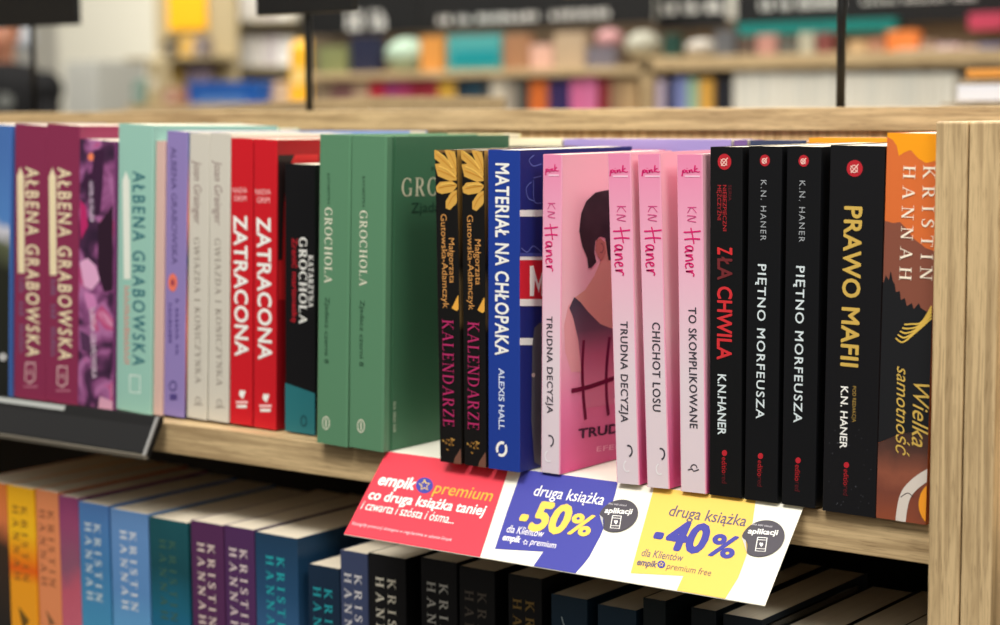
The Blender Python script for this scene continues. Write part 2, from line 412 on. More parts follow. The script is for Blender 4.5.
def book(name, label, bl, br, tl, ytl, Y, col, depth=.135, z0=.0003, yaw=0, spine=None, front=None, hard=False, group=None, back=None, floor=0.0, rough=.42, cat='book'):
    """bl, br: the columns of the spine's lower corners, tl, ytl: its upper left corner, Y: how far the spine stands behind the shelf edge"""
    zf = floor + z0
    X0, X1 = colX(bl, Y, zf), colX(br, Y, zf); T = atY(tl, ytl, Y)
    lean = math.atan2(T.x - X0, T.z - zf); h = math.hypot(T.x - X0, T.z - zf); w = X1 - X0
    X0, lean = stand_next(X0, lean, h, X1); w = X1 - X0
    w = min(w, XP - .0005 - X0 - max(0, math.tan(lean)) * h)      # the last book stops short of the end panel
    root = empty(name, label, cat, group=group)
    lift = max(0, math.sin(lean) * w)
    back = math.radians(.7 if bl < 240 else .4 if bl < 400 else 0) if back is None else back      # a book leans back a little on the row behind
    root.matrix_world = Matrix.Translation((X0, Y, zf + lift + math.sin(back) * depth)) @ Matrix.Rotation(yaw, 4, 'Z') @ Matrix.Rotation(lean, 4, 'Y') @ Matrix.Rotation(-back, 4, 'X')
    M = root.matrix_world.copy()
    cov = mat(col, rough) if isinstance(col, tuple) else col
    cv_ = book_meshes(root, w, h, depth, cov, spine, hard, front)
    S = Face(M, Matrix(((1, 0, 0, 0), (0, 0, -1, 0), (0, 1, 0, 0), (0, 0, 0, 1))), w, h, cv_)
    R = Face(M, Matrix(((0, 0, 1, w), (1, 0, 0, 0), (0, 1, 0, 0), (0, 0, 0, 1))), depth, h, cv_)
    return root, S, R, (w, h)
def dup_book(root, label, bl, tl, ytl, Y, z0=.0003, floor=0.0, group=None):
    c = root.copy(); COL.objects.link(c); c['label'] = label
    if group: c['group'] = group
    zf = floor + z0; X0 = colX(bl, Y, zf); T = atY(tl, ytl, Y); lean = math.atan2(T.x - X0, T.z - zf)
    src = [k for k in root.children if k.name.startswith('cover')][0]; wd_ = max(v.co.x for v in src.data.vertices)
    X0, lean = stand_next(X0, lean, .2, width=wd_)
    back = math.radians(.7 if bl < 240 else .4 if bl < 400 else 0)
    c.matrix_world = Matrix.Translation((X0, Y, zf + max(0, math.sin(lean) * wd_) + math.sin(back) * .14)) @ Matrix.Rotation(lean, 4, 'Y') @ Matrix.Rotation(-back, 4, 'X')
    for ch in root.children:
        k = ch.copy(); COL.objects.link(k); k.parent = c
        for g in ch.children:
            q = g.copy(); COL.objects.link(q); q.parent = k
    return c

exec_parts = []
WHITE = mat((240, 240, 235)); CREAM = mat((238, 224, 186)); BLACK = mat((24, 25, 28), .4); INK = mat((62, 60, 68))
Tx = text_geo
# --- blue book at the frame's left edge
r, S, R, _ = book('paperback_book', 'blue-topped paperback with dark lower spine, cut off by the left edge', -22, 9.5, -24, 127.5, .004, (70, 110, 180),
                  spine=ramp_mat([(0, (26, 28, 26)), (.5, (34, 36, 26)), (.6, (90, 96, 70)), (.66, (205, 205, 215)), (.7, (80, 130, 195)), (1, (70, 112, 178))], 'Z', 0, .205, warp=.02))
Print(S, 'publisher_logo').ellipse(3, 357, 4, 4, mat((190, 190, 190))).done()
# --- two raspberry books
RASP = mat((140, 40, 82), .45)
r, S, R, _ = book('paperback_book', 'raspberry paperback with cream pencil drawing, left one of the matching pair', 14, 45, 12.5, 128, .006, (134, 46, 80), group='raspberry pencil paperbacks')
Print(S, 'author_name').down(Tx('AŁBENA GRABOWSKA', bold=.016, spacing=1.28), 26, 167, 356, 12.5, CREAM, 27).done()
Print(S, 'pencil_drawing').poly([(20.6, 167), (17.3, 176), (18.3, 273), (24.8, 273), (24, 176)], CREAM).line([(20.7, 179), (21.6, 272)], .0006, mat((205, 178, 120)), sm=False).done()
Print(S, 'title').down(blocks(15, 1), 19, 277, 354, 5.5, mat((128, 96, 128))).done()
p = Print(S, 'publisher_logo'); p.line([(26, 363), (25.5, 380), (30, 383), (35, 379), (35, 363), (26, 363)], .0012, mat((225, 190, 190)), sm=False).line([(28, 374), (31, 370), (33, 376)], .001, mat((225, 190, 190)), sm=False).rect(24, 386, 38, 387.2, mat((200, 130, 150))).done()
dup_book(r, 'raspberry paperback with cream pencil drawing, right one of the matching pair', 45.5, 43.5, 128, .006, group='raspberry pencil paperbacks')
# --- flower-photo spine
FL = flower_mat()
r, S, R, _ = book('paperback_book', 'paperback with purple and magenta flower photo spine and woman', 77.5, 113, 75.5, 143, .006, (110, 50, 100), spine=FL)
Print(S, 'title').down(blocks(16, 3), 89, 180, 222, 4.5, mat((225, 205, 228)), 90).down(Tx('ALBENA GRABOWSKA'), 90, 305, 378, 5, mat((236, 214, 232)), 92).done()
p = Print(S, 'cover_art'); p.poly([(94, 150), (104, 150), (103, 180), (100, 215), (92, 216), (88, 190), (80, 186), (84, 178), (92, 172)], mat((60, 30, 60))).ellipse(91, 157, 3, 4, mat((240, 130, 90))).poly([(98, 225), (113, 205), (113, 290), (104, 292), (98, 270)], mat((45, 24, 42))).poly([(100, 396), (114, 402), (114, 414), (98, 410)], mat((214, 160, 185))).poly([(80, 200), (86, 206), (88, 226), (81, 240)], mat((186, 40, 104))).poly([(80, 262), (88, 258), (96, 266), (100, 280), (92, 290), (84, 286)], mat((224, 168, 206))).poly([(84, 292), (94, 294), (98, 306), (88, 310)], mat((206, 130, 184))).poly([(80, 330), (90, 336), (92, 352), (82, 350)], mat((84, 50, 84))).done()
# --- pale teal
r, S, R, _ = book('paperback_book', 'pale aqua paperback with dark teal lettering and white pencil', 115, 150, 113, 127.5, .009, (150, 196, 182))
Print(S, 'author_name').down(Tx('AŁBENA GRABOWSKA', bold=.012, spacing=1.3), 133, 171, 365, 12, mat((50, 112, 122))).done()
Print(S, 'pencil_drawing').poly([(126, 171), (122.6, 181), (124, 279), (130.6, 279), (129.8, 181)], mat((226, 232, 220))).done()
Print(S, 'title').down(blocks(14, 5), 124, 286, 365, 6, mat((222, 150, 140))).done()
Print(S, 'publisher_logo').line([(130, 375), (130, 392), (140, 393), (140, 376), (130, 375)], .0012, mat((222, 236, 228)), sm=False).done()
# --- thin pale pink
r, S, R, _ = book('paperback_book', 'slim pale pink blank-spined paperback between aqua and lilac books', 152.5, 161.5, 151, 143.5, .012, (212, 178, 168))
# --- lilac
r, S, R, _ = book('paperback_book', 'lilac paperback with orange-red flower mark and dark thin lettering', 163.3, 184, 161.5, 134, .014, (142, 126, 184), front=ramp_mat([(0, (30, 40, 80)), (.35, (225, 120, 90)), (.6, (40, 50, 90)), (.75, (230, 130, 110)), (1, (110, 120, 160))], 'Z', 0, .2))
Print(S, 'author_name').down(Tx('ALBENA GRABOWSKA'), 171, 147, 264, 5.5, mat((92, 78, 132)), 172).done()
Print(S, 'cover_art').ellipse(172.8, 282.5, 4.6, 9, mat((232, 118, 96))).ellipse(172.8, 282.5, 1.8, 3.4, mat((150, 60, 80))).done()
Print(S, 'title').down(blocks(11, 7), 175.5, 299, 356, 3.6, mat((88, 72, 140))).down(blocks(8, 8), 168.5, 303, 344, 3.6, mat((88, 72, 140))).done()
Print(S, 'publisher_logo').ring(173, 386, 3.4, 4.5, .0012, mat((70, 58, 120))).rect(170, 394, 177, 400, mat((80, 66, 130))).done()
# --- two grey-white
r, S, R, _ = book('paperback_book', 'off-white paperback with thin grey lettering, left one of the pair', 186.8, 206.6, 185.5, 136, .016, (204, 200, 188), group='off-white paperbacks', rough=.6)
GR = mat((150, 140, 130))
Print(S, 'author_name').down(Tx('Joan Grainger', shear=.2), 194, 160, 224, 7.5, mat((150, 128, 124))).done()
Print(S, 'title').down(serif_geo('GWIAZDA I KONICZYNKA'), 194, 237, 383, 5.6, GR, 195.5).done()
Print(S, 'publisher_logo').ring(198, 400, 2.4, 2.8, .0007, GR).rect(194, 404, 203, 405, GR).done()
dup_book(r, 'off-white paperback with thin grey lettering, right one of the pair', 208, 207, 136, .016, group='off-white paperbacks')
# --- two red
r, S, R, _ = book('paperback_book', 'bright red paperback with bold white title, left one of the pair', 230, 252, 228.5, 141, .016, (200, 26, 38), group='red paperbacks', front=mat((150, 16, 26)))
Print(S, 'author_name').across(Tx('NADIA'), 232.5, 193, 247.5, 193, 5.5, mat((245, 190, 190))).across(Tx('GRIM'), 234, 201, 246.5, 201.3, 5.5, mat((245, 190, 190))).done()
Print(S, 'title').down(Tx('ZATRACONA', bold=.026, spacing=1.05), 234, 215, 356, 12.8, WHITE, 235.5).done()
Print(S, 'publisher_logo').poly([(240, 390), (246, 391), (243, 399), (239, 395)], WHITE).rect(236, 401, 248, 403.4, mat((245, 200, 200))).rect(237, 405, 247, 407.8, WHITE).done()
r2 = dup_book(r, 'bright red paperback with bold white title, right one of the pair', 253.4, 252.5, 142, .016, group='red paperbacks')
# the right one shows its front cover: dark hair in a photo at the top
w_ = colX(252, .016, 0) - colX(230, .016, 0)
M2 = r2.matrix_world.copy()
R2 = Face(M2, Matrix(((0, 0, 1, w_), (1, 0, 0, 0), (0, 1, 0, 0), (0, 0, 0, 1))), .135, .2, [c for c in r2.children if c.name.startswith('cover')][0])
Print(R2, 'cover_art').poly([(278, 135), (318, 130), (318, 300), (278, 300)], mat((205, 36, 40))).done()
Print(R2, 'hair_photo', 2).poly([(280, 130), (299, 130), (296, 152), (288, 168), (284, 200), (282, 260), (278, 260), (278, 150)], mat((38, 24, 24))).done()
# --- black and teal
r, S, R, _ = book('paperback_book', 'short black paperback with teal foot and red and white lettering', 285.5, 315, 283.5, 165.5, .017, (15, 15, 18), depth=.125)
Print(S, 'cover_art').poly([(280, 381), (320, 395), (320, 445), (280, 445)], mat((40, 112, 120))).done()
TK, TN, SF = .2, .1, .06
Print(S, 'author_name', 2).down(serif_geo('KATARZYNA'), 308.6, 255, 307, 5, WHITE).down(serif_geo('GROCHOLA'), 299.5, 237, 323.5, 7.6, WHITE).done()
TK, TN, SF = .14, .055, .038
Print(S, 'title', 2).down(Tx('Zranić marionetkę', bold=.01), 292.5, 238, 322, 5.2, mat((190, 36, 48))).done()
Print(S, 'publisher_logo', 2).ring(304, 421, 2.8, 5, .001, mat((16, 50, 62))).done()
# --- green hardbacks
GREEN = (88, 134, 102); GDK = mat((34, 66, 50)); GW = mat((232, 228, 208))
def green(label, bl, br, tl, ytl, xs, ys):
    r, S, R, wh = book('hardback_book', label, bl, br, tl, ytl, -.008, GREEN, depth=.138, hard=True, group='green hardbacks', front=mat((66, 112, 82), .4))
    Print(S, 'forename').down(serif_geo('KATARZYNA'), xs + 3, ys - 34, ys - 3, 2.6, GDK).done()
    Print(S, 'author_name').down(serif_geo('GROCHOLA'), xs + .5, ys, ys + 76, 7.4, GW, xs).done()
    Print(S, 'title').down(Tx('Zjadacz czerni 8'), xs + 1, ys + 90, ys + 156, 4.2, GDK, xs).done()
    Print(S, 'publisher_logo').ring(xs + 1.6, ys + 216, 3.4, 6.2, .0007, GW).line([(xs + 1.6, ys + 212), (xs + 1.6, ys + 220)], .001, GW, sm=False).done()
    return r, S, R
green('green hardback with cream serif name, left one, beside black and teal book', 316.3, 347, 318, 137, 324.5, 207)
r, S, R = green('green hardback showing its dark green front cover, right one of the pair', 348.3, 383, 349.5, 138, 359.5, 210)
Print(R, 'cover_title').geo(serif_geo('GROCHOLA', .14), (401, 196.5), (497, 193.5), (401, 178), mat((214, 208, 178))).geo(Tx('Zjadacz'), (411, 213), (450, 210.6), (411, 203), GDK).geo(serif_geo('KATARZYNA', .3), (430.5, 170.5), (500, 168), (430.5, 166.5), GDK).done()
Print(R, 'review_quote').down(blocks(12, 11), 393, 402, 433, 3, mat((180, 196, 172))).done()

# --- two with daisies
YEL, ORG, MAG = mat((212, 164, 76)), mat((212, 152, 84)), mat((176, 44, 100))
r, S, R, _ = book('paperback_book', 'black paperback with yellow petals and magenta title, left of the pair', 440, 461.5, 434.6, 150, -.012, (17, 16, 16), z0=.0012, group='black daisy paperbacks', front=ramp_mat([(0, (30, 26, 22)), (.44, (36, 30, 22)), (.47, (126, 100, 60)), (.6, (110, 90, 60)), (.65, (30, 28, 24)), (.8, (110, 80, 40)), (1, (200, 150, 70))], 'Z', 0, .2))
p = Print(S, 'petals')
PD, PL = mat((196, 132, 40)), mat((238, 196, 96))
p.poly([(433, 148), (466, 148), (464, 152), (433, 153)], mat((120, 90, 50)))
for P in ([(434, 148), (438, 152), (450, 162), (455, 172), (450, 171), (439, 162), (434, 158)], [(444, 148), (455, 152), (459, 172), (456, 176), (449, 162)],
          [(435, 164), (442, 163), (455, 173), (458, 180), (450, 181), (438, 176)], [(436, 187), (440, 182), (452, 181), (458, 185), (453, 192), (442, 194), (437, 192)],
          [(458, 189), (451, 193), (446, 201), (446, 208), (450, 210), (456, 204), (460, 196)]):
    p.poly(P, YEL)
p.done()
p = Print(S, 'petal_veins', 2)
for P in ([(436, 154), (446, 163), (452, 169)], [(449, 152), (454, 162), (457, 172)], [(438, 170), (448, 174), (456, 178)], [(439, 188), (448, 186), (456, 185)], [(448, 206), (452, 198), (458, 192)]): p.line(P, .0005, PD)
for P in ([(437, 151), (446, 158), (453, 168)], [(439, 166), (448, 170), (456, 177)], [(441, 185), (449, 183.5), (455, 184)]): p.line(P, .0008, PL)
p.done()
Print(S, 'author_name', 2).down(Tx('Małgorzata'), 449, 238, 283, 5.6, ORG, 450).down(Tx('Gutowska-Adamczyk'), 441, 214, 308, 5.8, ORG, 443.4).done()
Print(S, 'title', 2).down(serif_geo('KALENDARZE'), 442.6, 319, 426.5, 11, MAG, 443.5).done()
p = Print(S, 'gold_ornament')
ro = random.Random(9)
for k in range(15):
    x, y, a = 449 + ro.uniform(-6, 6), 445 + ro.uniform(-6.5, 6.5), ro.uniform(0, 6.28); u, v = 3.4 * math.cos(a), 3.4 * math.sin(a)
    p.poly([(x, y), (x + u * .5 - v * .3, y + v * .5 + u * .3), (x + u, y + v), (x + u * .5 + v * .25, y + v * .5 - u * .25)], mat(((150, 112, 50), (110, 78, 40), (176, 138, 70))[k % 3]))
p.poly([(460, 450), (463, 446), (463, 472), (452, 470), (455, 458)], mat((112, 76, 62))).poly([(452, 308), (458, 296), (462, 292), (462, 306), (457, 311)], mat((230, 170, 70))).done()
dup_book(r, 'black paperback with yellow petals and magenta title, beside the royal blue one', 464.3, 461.3, 150, -.012, z0=.0012, group='black daisy paperbacks')
# --- royal blue
BLU = (30, 60, 148)
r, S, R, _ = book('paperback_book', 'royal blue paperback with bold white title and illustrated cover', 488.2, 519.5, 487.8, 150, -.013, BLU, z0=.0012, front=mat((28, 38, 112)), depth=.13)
Print(S, 'title').down(Tx('MATERIAŁ NA CHŁOPAKA', bold=.024, spacing=1.06), 496, 163, 355, 13, WHITE, 495.5).done()
Print(S, 'author_name').down(Tx('ALEXIS HALL', bold=.025), 499, 368, 429.5, 5.4, mat((205, 216, 240))).done()
Print(S, 'publisher_logo').ring(501.8, 449, 4.6, 6.4, .0019, WHITE, -40, 130).ring(501.8, 449, 4.6, 6.4, .0019, WHITE, 150, 300).done()
p = Print(R, 'cover_art'); LV = mat((104, 116, 190))
p.rect(519, 210, 545, 216.5, WHITE).rect(519, 257, 545, 300, mat((206, 34, 50))).rect(519, 256.5, 545, 260, WHITE).rect(519, 299, 545, 306, WHITE).rect(519, 338, 534, 345, WHITE)
p.line([(534, 155), (529, 160), (533, 166), (541, 164)], .0006, LV).line([(531, 182), (526, 188), (528, 198), (534, 201)], .0006, LV).line([(533, 178), (541, 176)], .0006, LV).line([(533, 180), (534, 201), (541, 203)], .0006, LV)
p.line([(521, 248), (527, 252), (533, 246), (541, 252)], .0006, LV).rect(519, 253, 545, 256.5, mat((66, 76, 150))).done()
p2 = Print(R, 'cover_letter', 2)
p2.poly([(529.5, 296), (529.5, 266), (533, 265.5), (538, 284), (545, 262), (545, 295), (541, 296), (541, 280), (538.5, 293), (534.5, 280), (533.5, 296)], WHITE).done()
Print(R, 'suit_drawing', 2).poly([(539, 323), (534, 328), (532, 345), (531, 420), (534, 462), (541, 466), (545, 466), (545, 322)], mat((96, 94, 100))).ellipse(533, 375, 1.8, 2.2, mat((216, 190, 180))).done()
# --- pink series
PKS = ramp_mat([(0, (222, 208, 216)), (.35, (224, 208, 216)), (.7, (234, 176, 200)), (1, (232, 138, 176))], 'Z', 0, .2)
PKF = ramp_mat([(0, (206, 74, 132)), (.22, (236, 136, 178)), (.5, (250, 206, 214)), (1, (250, 184, 198))], 'Z', 0, .2)
HOT, HOT2, SLT = mat((214, 30, 110)), mat((206, 70, 130)), mat((66, 62, 72))
def pink(label, bl, br, tl, ytl, Y, title, tx, ty0, ty1, cap, hx, hy, hy1, hw, px_, logo, yaw=0):
    r, S, R, wh = book('paperback_book', label, bl, br, tl, ytl, Y, (232, 160, 186), z0=.0012, spine=PKS, front=PKF, group='pink handwritten-name paperbacks', yaw=yaw, depth=.13)
    Print(S, 'series_mark').across(script_geo('pink'), px_[0], px_[1], px_[2], px_[1] - 2, 6.4, HOT).rect(px_[0] + 3, px_[1] + 1.5, px_[2], px_[1] + 3, mat((244, 200, 220))).done()
    Print(S, 'initials').down(script_geo('kn'), hx + 3, hy - 24, hy - 8, hw * .62, HOT2, hx + 2.4).done()
    Print(S, 'author_name').down(script_geo('haner'), hx, hy, hy1, hw, HOT, hx + 1).done()
    Print(S, 'title').down(Tx(title, bold=.012, spacing=1.1), tx, ty0, ty1, cap, SLT, tx + (.6 if ty0 > 310 else 1.4)).done()
    lx, ly = logo
    if title.startswith('TO'): Print(S, 'publisher_logo').ring(lx, ly, 3, 3.4, .0007, SLT, 180, 360).line([(lx - 6, ly + 2), (lx - 2, ly + 1), (lx, ly + 3), (lx + 5, ly + 1.5)], .0007, SLT).done()
    else: Print(S, 'publisher_logo').ring(lx, ly, 3.6, 5.4, .0011, SLT, -110, 80).ring(lx - 1, ly + 15, 3.6, 5.4, .0008, mat((238, 234, 238)), 60, 250).done()
    return r, S, R, wh
r, S, R, _ = pink('pink paperback with man photographed from behind on its visible front cover', 540.8, 559.8, 542.8, 154.5, -.004, 'TRUDNA DECYZJA', 546.8, 316, 413, 5.6, 545, 226, 272, 12.5, (545.5, 173, 559), (549.8, 441))
SK, HR, SH = mat((226, 168, 152)), mat((46, 34, 38), noise=.3), ramp_mat([(.0, (226, 140, 170)), (.25, (196, 110, 140)), (.5, (110, 80, 98)), (.8, (66, 66, 82)), (1, (62, 62, 78))], 'Z', .055, .125)
p = Print(R, 'cover_photo')
p.poly([(600, 262), (594, 276), (585, 290), (574, 298), (570, 304), (574, 330), (590, 340), (620, 345), (640, 345), (640, 232), (606, 236)], SK)
p.poly([(574, 300), (568, 306), (564, 325), (565, 352), (571, 372), (582, 372), (580, 330)], mat((236, 172, 176)))
p.done()
Print(R, 'photo_shirt', 2).poly([(574, 297), (580, 302), (588, 312), (600, 324), (610, 328), (622, 330), (640, 326), (640, 400), (585, 408), (581, 372), (578, 340), (573, 318), (569, 308)], SH).done()
Print(R, 'photo_hair', 2).poly([(579, 231), (581, 213), (586, 201), (595, 192.5), (607, 190), (622, 190), (640, 196), (640, 262), (622, 262), (608, 260), (605, 238), (600, 236.5), (595, 241), (594, 252), (596, 262), (591, 268), (588, 268), (587, 258), (582, 246)], HR).done()
Print(R, 'photo_ear', 3).poly([(596, 240), (600, 238), (604, 242), (605.5, 252), (602, 260), (598, 258), (595, 250)], mat((196, 128, 116))).ring(600.5, 248, 2.4, 4.5, .0007, mat((130, 78, 76)), -100, 110).done()
Print(R, 'cover_name', 3).line([(583.3, 340), (581.8, 367), (583, 396), (585.2, 419.5)], .0030, mat((112, 10, 56))).line([(571, 391), (588, 387), (614, 378)], .0030, mat((112, 10, 56))).line([(609, 337), (606, 367), (606, 395), (608, 415)], .0032, mat((112, 12, 62))).line([(614, 398), (620, 384), (630, 384)], .002, mat((122, 12, 62))).done()
Print(R, 'cover_title', 3).geo(Tx('TRUDNA DECYZJA', bold=.03), (577.5, 438.5), (700, 420), (577.5, 429.5), mat((70, 30, 58))).geo(Tx('EFEKT MOTYLA'), (596, 451.5), (680, 441), (596, 446.5), mat((238, 178, 202))).done()
pink('pink paperback with three-word look, standing right of the man cover', 616.5, 639.3, 607.4, 154, -.006, 'TRUDNA DECYZJA', 620.6, 321, 422, 7, 614, 229, 276, 15.5, (610, 174, 628), (628.5, 451))[0]['label'] = 'pink paperback just right of the man photograph, second of the pink four'
pink('pink paperback, third of the four pink spines, short dark two-word title', 647, 669.3, 637.4, 154.5, -.006, 'CHICHOT LOSU', 652.4, 322, 411, 7.6, 645, 229, 276, 16, (642, 174, 660), (661, 454))
pink('pink paperback beside the black books, long dark title down its spine', 680.5, 706, 676.6, 154.5, -.005, 'TO SKOMPLIKOWANE', 688.6, 307, 428, 7.6, 684.5, 230, 277, 15.5, (682, 174, 700), (694, 468))
# --- black series
RED = mat((184, 36, 48)); LG = mat((212, 224, 228)); GOLD = mat((206, 172, 84)); PD = mat((38, 30, 34))
def roundel(S, x, y, rx, ry):
    Print(S, 'emblem').ellipse(x, y, rx, ry, RED).done()
    Print(S, 'emblem_mark', 2).ring(x - .5, y + .5, rx * .42, ry * .42, .0006, mat((240, 190, 180))).line([(x - rx * .45, y + ry * .5), (x + rx * .5, y - ry * .5)], .0007, mat((240, 190, 180)), sm=False).line([(x - rx * .5, y - ry * .3), (x + rx * .4, y + ry * .45)], .0005, mat((240, 190, 180)), sm=False).done()
def editio(S, x, y, x1=None):
    Print(S, 'publisher_name').ellipse(x + 2.6, y, 2.6, 3, RED).down(Tx('editio'), x, y + 4, y + 20, 5, mat((176, 36, 44)), x1).down(Tx('red'), x, y + 21, y + 30, 5, mat((92, 28, 34)), x1).done()
DKC = mat((20, 20, 23), .35)
r, S, R, _ = book('paperback_book', 'black paperback with red title and white author, beside the pink books', 709.3, 741, 710, 146.8, -.004, (15, 16, 18), z0=.0012, depth=.14, group='black red-emblem paperbacks')
roundel(S, 724.6, 161.8, 6.8, 8)
Print(S, 'series_name').down(Tx('NIEBEZPIECZNI'), 723, 185, 231, 3.6, mat((176, 44, 50))).down(Tx('MĘŻCZYŹNI'), 717.6, 185, 220, 3.6, mat((176, 44, 50))).down(Tx('SERIA'), 728.6, 185, 201, 3, mat((96, 34, 40))).done()
Print(S, 'title').down(Tx('Z', bold=.025), 718, 247, 254.5, 14, mat((210, 48, 52))).down(Tx('ŁA', bold=.025), 718, 256.5, 280, 14, mat((110, 40, 44))).down(Tx('CHWILA', bold=.025), 718, 286, 359.5, 14, mat((206, 48, 54)), 717.5).done()
Print(S, 'author_name').down(Tx('K.N.HANER', bold=.02), 718, 374, 434.5, 8, LG).done()
editio(S, 722, 453)
r, S, R, _ = book('paperback_book', 'black paperback with pale spaced title, left one of the pair', 744.3, 777, 748.6, 146.3, -.004, (15, 16, 19), z0=.0012, depth=.14, group='black pale-title paperbacks')
roundel(S, 765, 160.4, 5, 5.8)
Print(S, 'author_name').down(Tx('K.N. HANER', spacing=1.25), 761, 180, 240.5, 5.6, mat((160, 165, 170)), 760.6).done()
Print(S, 'title').down(Tx('PIĘTNO MORFEUSZA', bold=.014, spacing=1.15), 758.2, 264, 418.5, 8, LG, 756.2).done()
editio(S, 758, 456, 757.5)
dup_book(r, 'black paperback with pale spaced title, right one, beside gold-titled book', 781.3, 787, 146.3, -.004, z0=.0012, group='black pale-title paperbacks')
r, S, R, _ = book('paperback_book', 'thick black paperback with bold gold title and red round emblem', 822, 875.6, 830.3, 145.8, -.004, (19, 19, 22), depth=.14)
roundel(S, 854.8, 168.4, 8, 8.4)
Print(S, 'title').down(Tx('PRAWO MAFII', bold=.025, spacing=1.04), 845, 206, 366, 17, GOLD, 841).done()
Print(S, 'author_name').down(Tx('K.N. HANER', bold=.018), 841.2, 386, 448, 7, WHITE, 840).down(Tx('POD REDAKCJĄ'), 852.8, 386, 422, 3.4, mat((170, 140, 70)), 852.4).done()
editio(S, 844, 465, 843.5)
p = Print(S, 'scuffs'); rr = random.Random(5)
for k in range(26):
    x, y = rr.uniform(829, 872), rr.uniform(425, 508); p.ellipse(x, y, rr.uniform(.25, .9), rr.uniform(.25, .7), mat((70, 72, 78), .7), n=7)
p.done()
# --- orange and brown landscape
r, S, R, _ = book('paperback_book', 'orange to brown landscape paperback with white serif lettering beside panel', 876.3, 930, 887.5, 133.5, -.004, (196, 100, 50), depth=.14)
p = Print(S, 'landscape_print')
p.rect(870, 125, 960, 530, ramp_mat([(0, (212, 106, 50)), (1, (216, 110, 52))]))
p.poly([(870, 221), (886, 221), (893, 223), (900, 222), (906, 228), (913, 238), (926, 248), (934, 251), (960, 256), (960, 320), (870, 320)], mat((132, 78, 62)))
p.poly([(860, 125), (960, 125), (960, 160), (935, 161), (926, 163), (918, 158), (911, 150), (905, 152), (899, 156), (897, 146), (893, 140), (886, 136), (870, 133)], mat((246, 160, 26)))
p.done()
p = Print(S, 'tree_print', 2)
tr = [(860, 282), (884, 282), (886, 275), (889, 280), (891, 271), (893, 281), (895, 284), (896, 292), (900, 291), (901, 300), (905, 298), (907, 306), (912, 303), (914, 309), (919, 303), (921, 308), (926, 311), (930, 314), (960, 314), (960, 432), (930, 430), (914, 432), (900, 434), (890, 438), (870, 446)]
p.poly(tr, mat((27, 28, 31))).done()
p = Print(S, 'road_print', 2)
p.poly([(860, 452), (872, 446), (890, 438), (902, 434), (914, 432), (930, 430), (960, 432), (960, 540), (860, 540)], ramp_mat([(0, (140, 72, 48)), (.3, (118, 64, 50)), (.45, (140, 80, 60)), (.75, (84, 54, 46)), (1, (40, 34, 32))], 'Z', 0, .055, warp=.02, scale=60)).done()
p = Print(S, 'road_shapes', 3)
p.line([(960, 464), (930, 474), (911, 488), (903.5, 503), (900, 530)], .0062, mat((214, 204, 194))).ellipse(936, 504, 17, 22, mat((244, 158, 44))).line([(901, 497), (908, 493), (914, 497)], .0005, mat((60, 50, 50))).done()
Print(S, 'author_name', 3).down(serif_geo('KRISTIN', .42), 923.8, 165, 280, 12, mat((250, 236, 214)), 920.4).down(serif_geo('HANNAH', .42), 904, 165, 280, 12, mat((250, 236, 214)), 899.6).done()
Print(S, 'title', 3).down(Tx('Wielka', shear=.35), 914, 383, 446, 16, GOLD, 912).down(Tx('samotność', shear=.35), 897.5, 366, 455, 12.5, GOLD, 896).done()
p = Print(S, 'gold_pages', 3)
for k in range(5): p.line([(896 + k * 2.2, 338 - k * 3.4), (903 + k * 2, 342 - k * 4.5), (914 + k * 2, 334 - k * 3), (932, 318 - k * 3)], .0009, mat((222, 184, 84)))
p.done()

# ------------------------------------------------------------------ second row of books behind (cover facing out or spine out)
def behind(label, x0, x1, y, Y, c, thick=.022, group=None):
    T0, T1 = atY(x0, y, Y), atY(x1, y, Y); w = T1.x - T0.x; h = T0.z
    root = empty('paperback_book', label, 'book', group=group)
    root.matrix_world = Matrix.Translation((T0.x, Y + thick, .0003)) @ Matrix.Rotation(-math.pi / 2, 4, 'Z')
    book_meshes(root, thick, h, w - .0015, mat(c, .5))
behind('raspberry book face-out behind the flower-photo spine', 60, 114, 128, .168, (150, 36, 70))
behind('pale mint book seen only by its top edge behind the off-white pair', 158, 282, 128.8, .165, (198, 222, 192))
behind('light blue book in the back row, above the red paperbacks', 283, 411, 131.3, .165, (132, 158, 208))
behind('pale yellow book in the back row behind the green front cover', 411, 505, 134, .165, (214, 208, 160))
behind('cream book in the back row behind the royal blue paperback', 506, 563, 139, .165, (238, 232, 200))
behind('lavender book in the back row above the pink paperbacks', 563.5, 733, 139.4, .165, (160, 146, 206), .03)
behind('violet slim book in the back row behind the first black paperback', 733.5, 749, 140.5, .165, (118, 92, 150))
behind('dark blue grey book in the back row behind the black paperbacks', 749.5, 808, 140.8, .165, (58, 68, 96))
behind('orange book in the back row behind the gold-titled black paperback', 808.5, 893, 138.3, .165, (248, 164, 40))
behind('black book with dark red edge behind the blue cover', 507, 562, 146.6, .14, (60, 26, 34), .02)
behind('red and orange book just behind the first pink paperback', 564, 652, 150.4, .136, (226, 60, 62), .02)

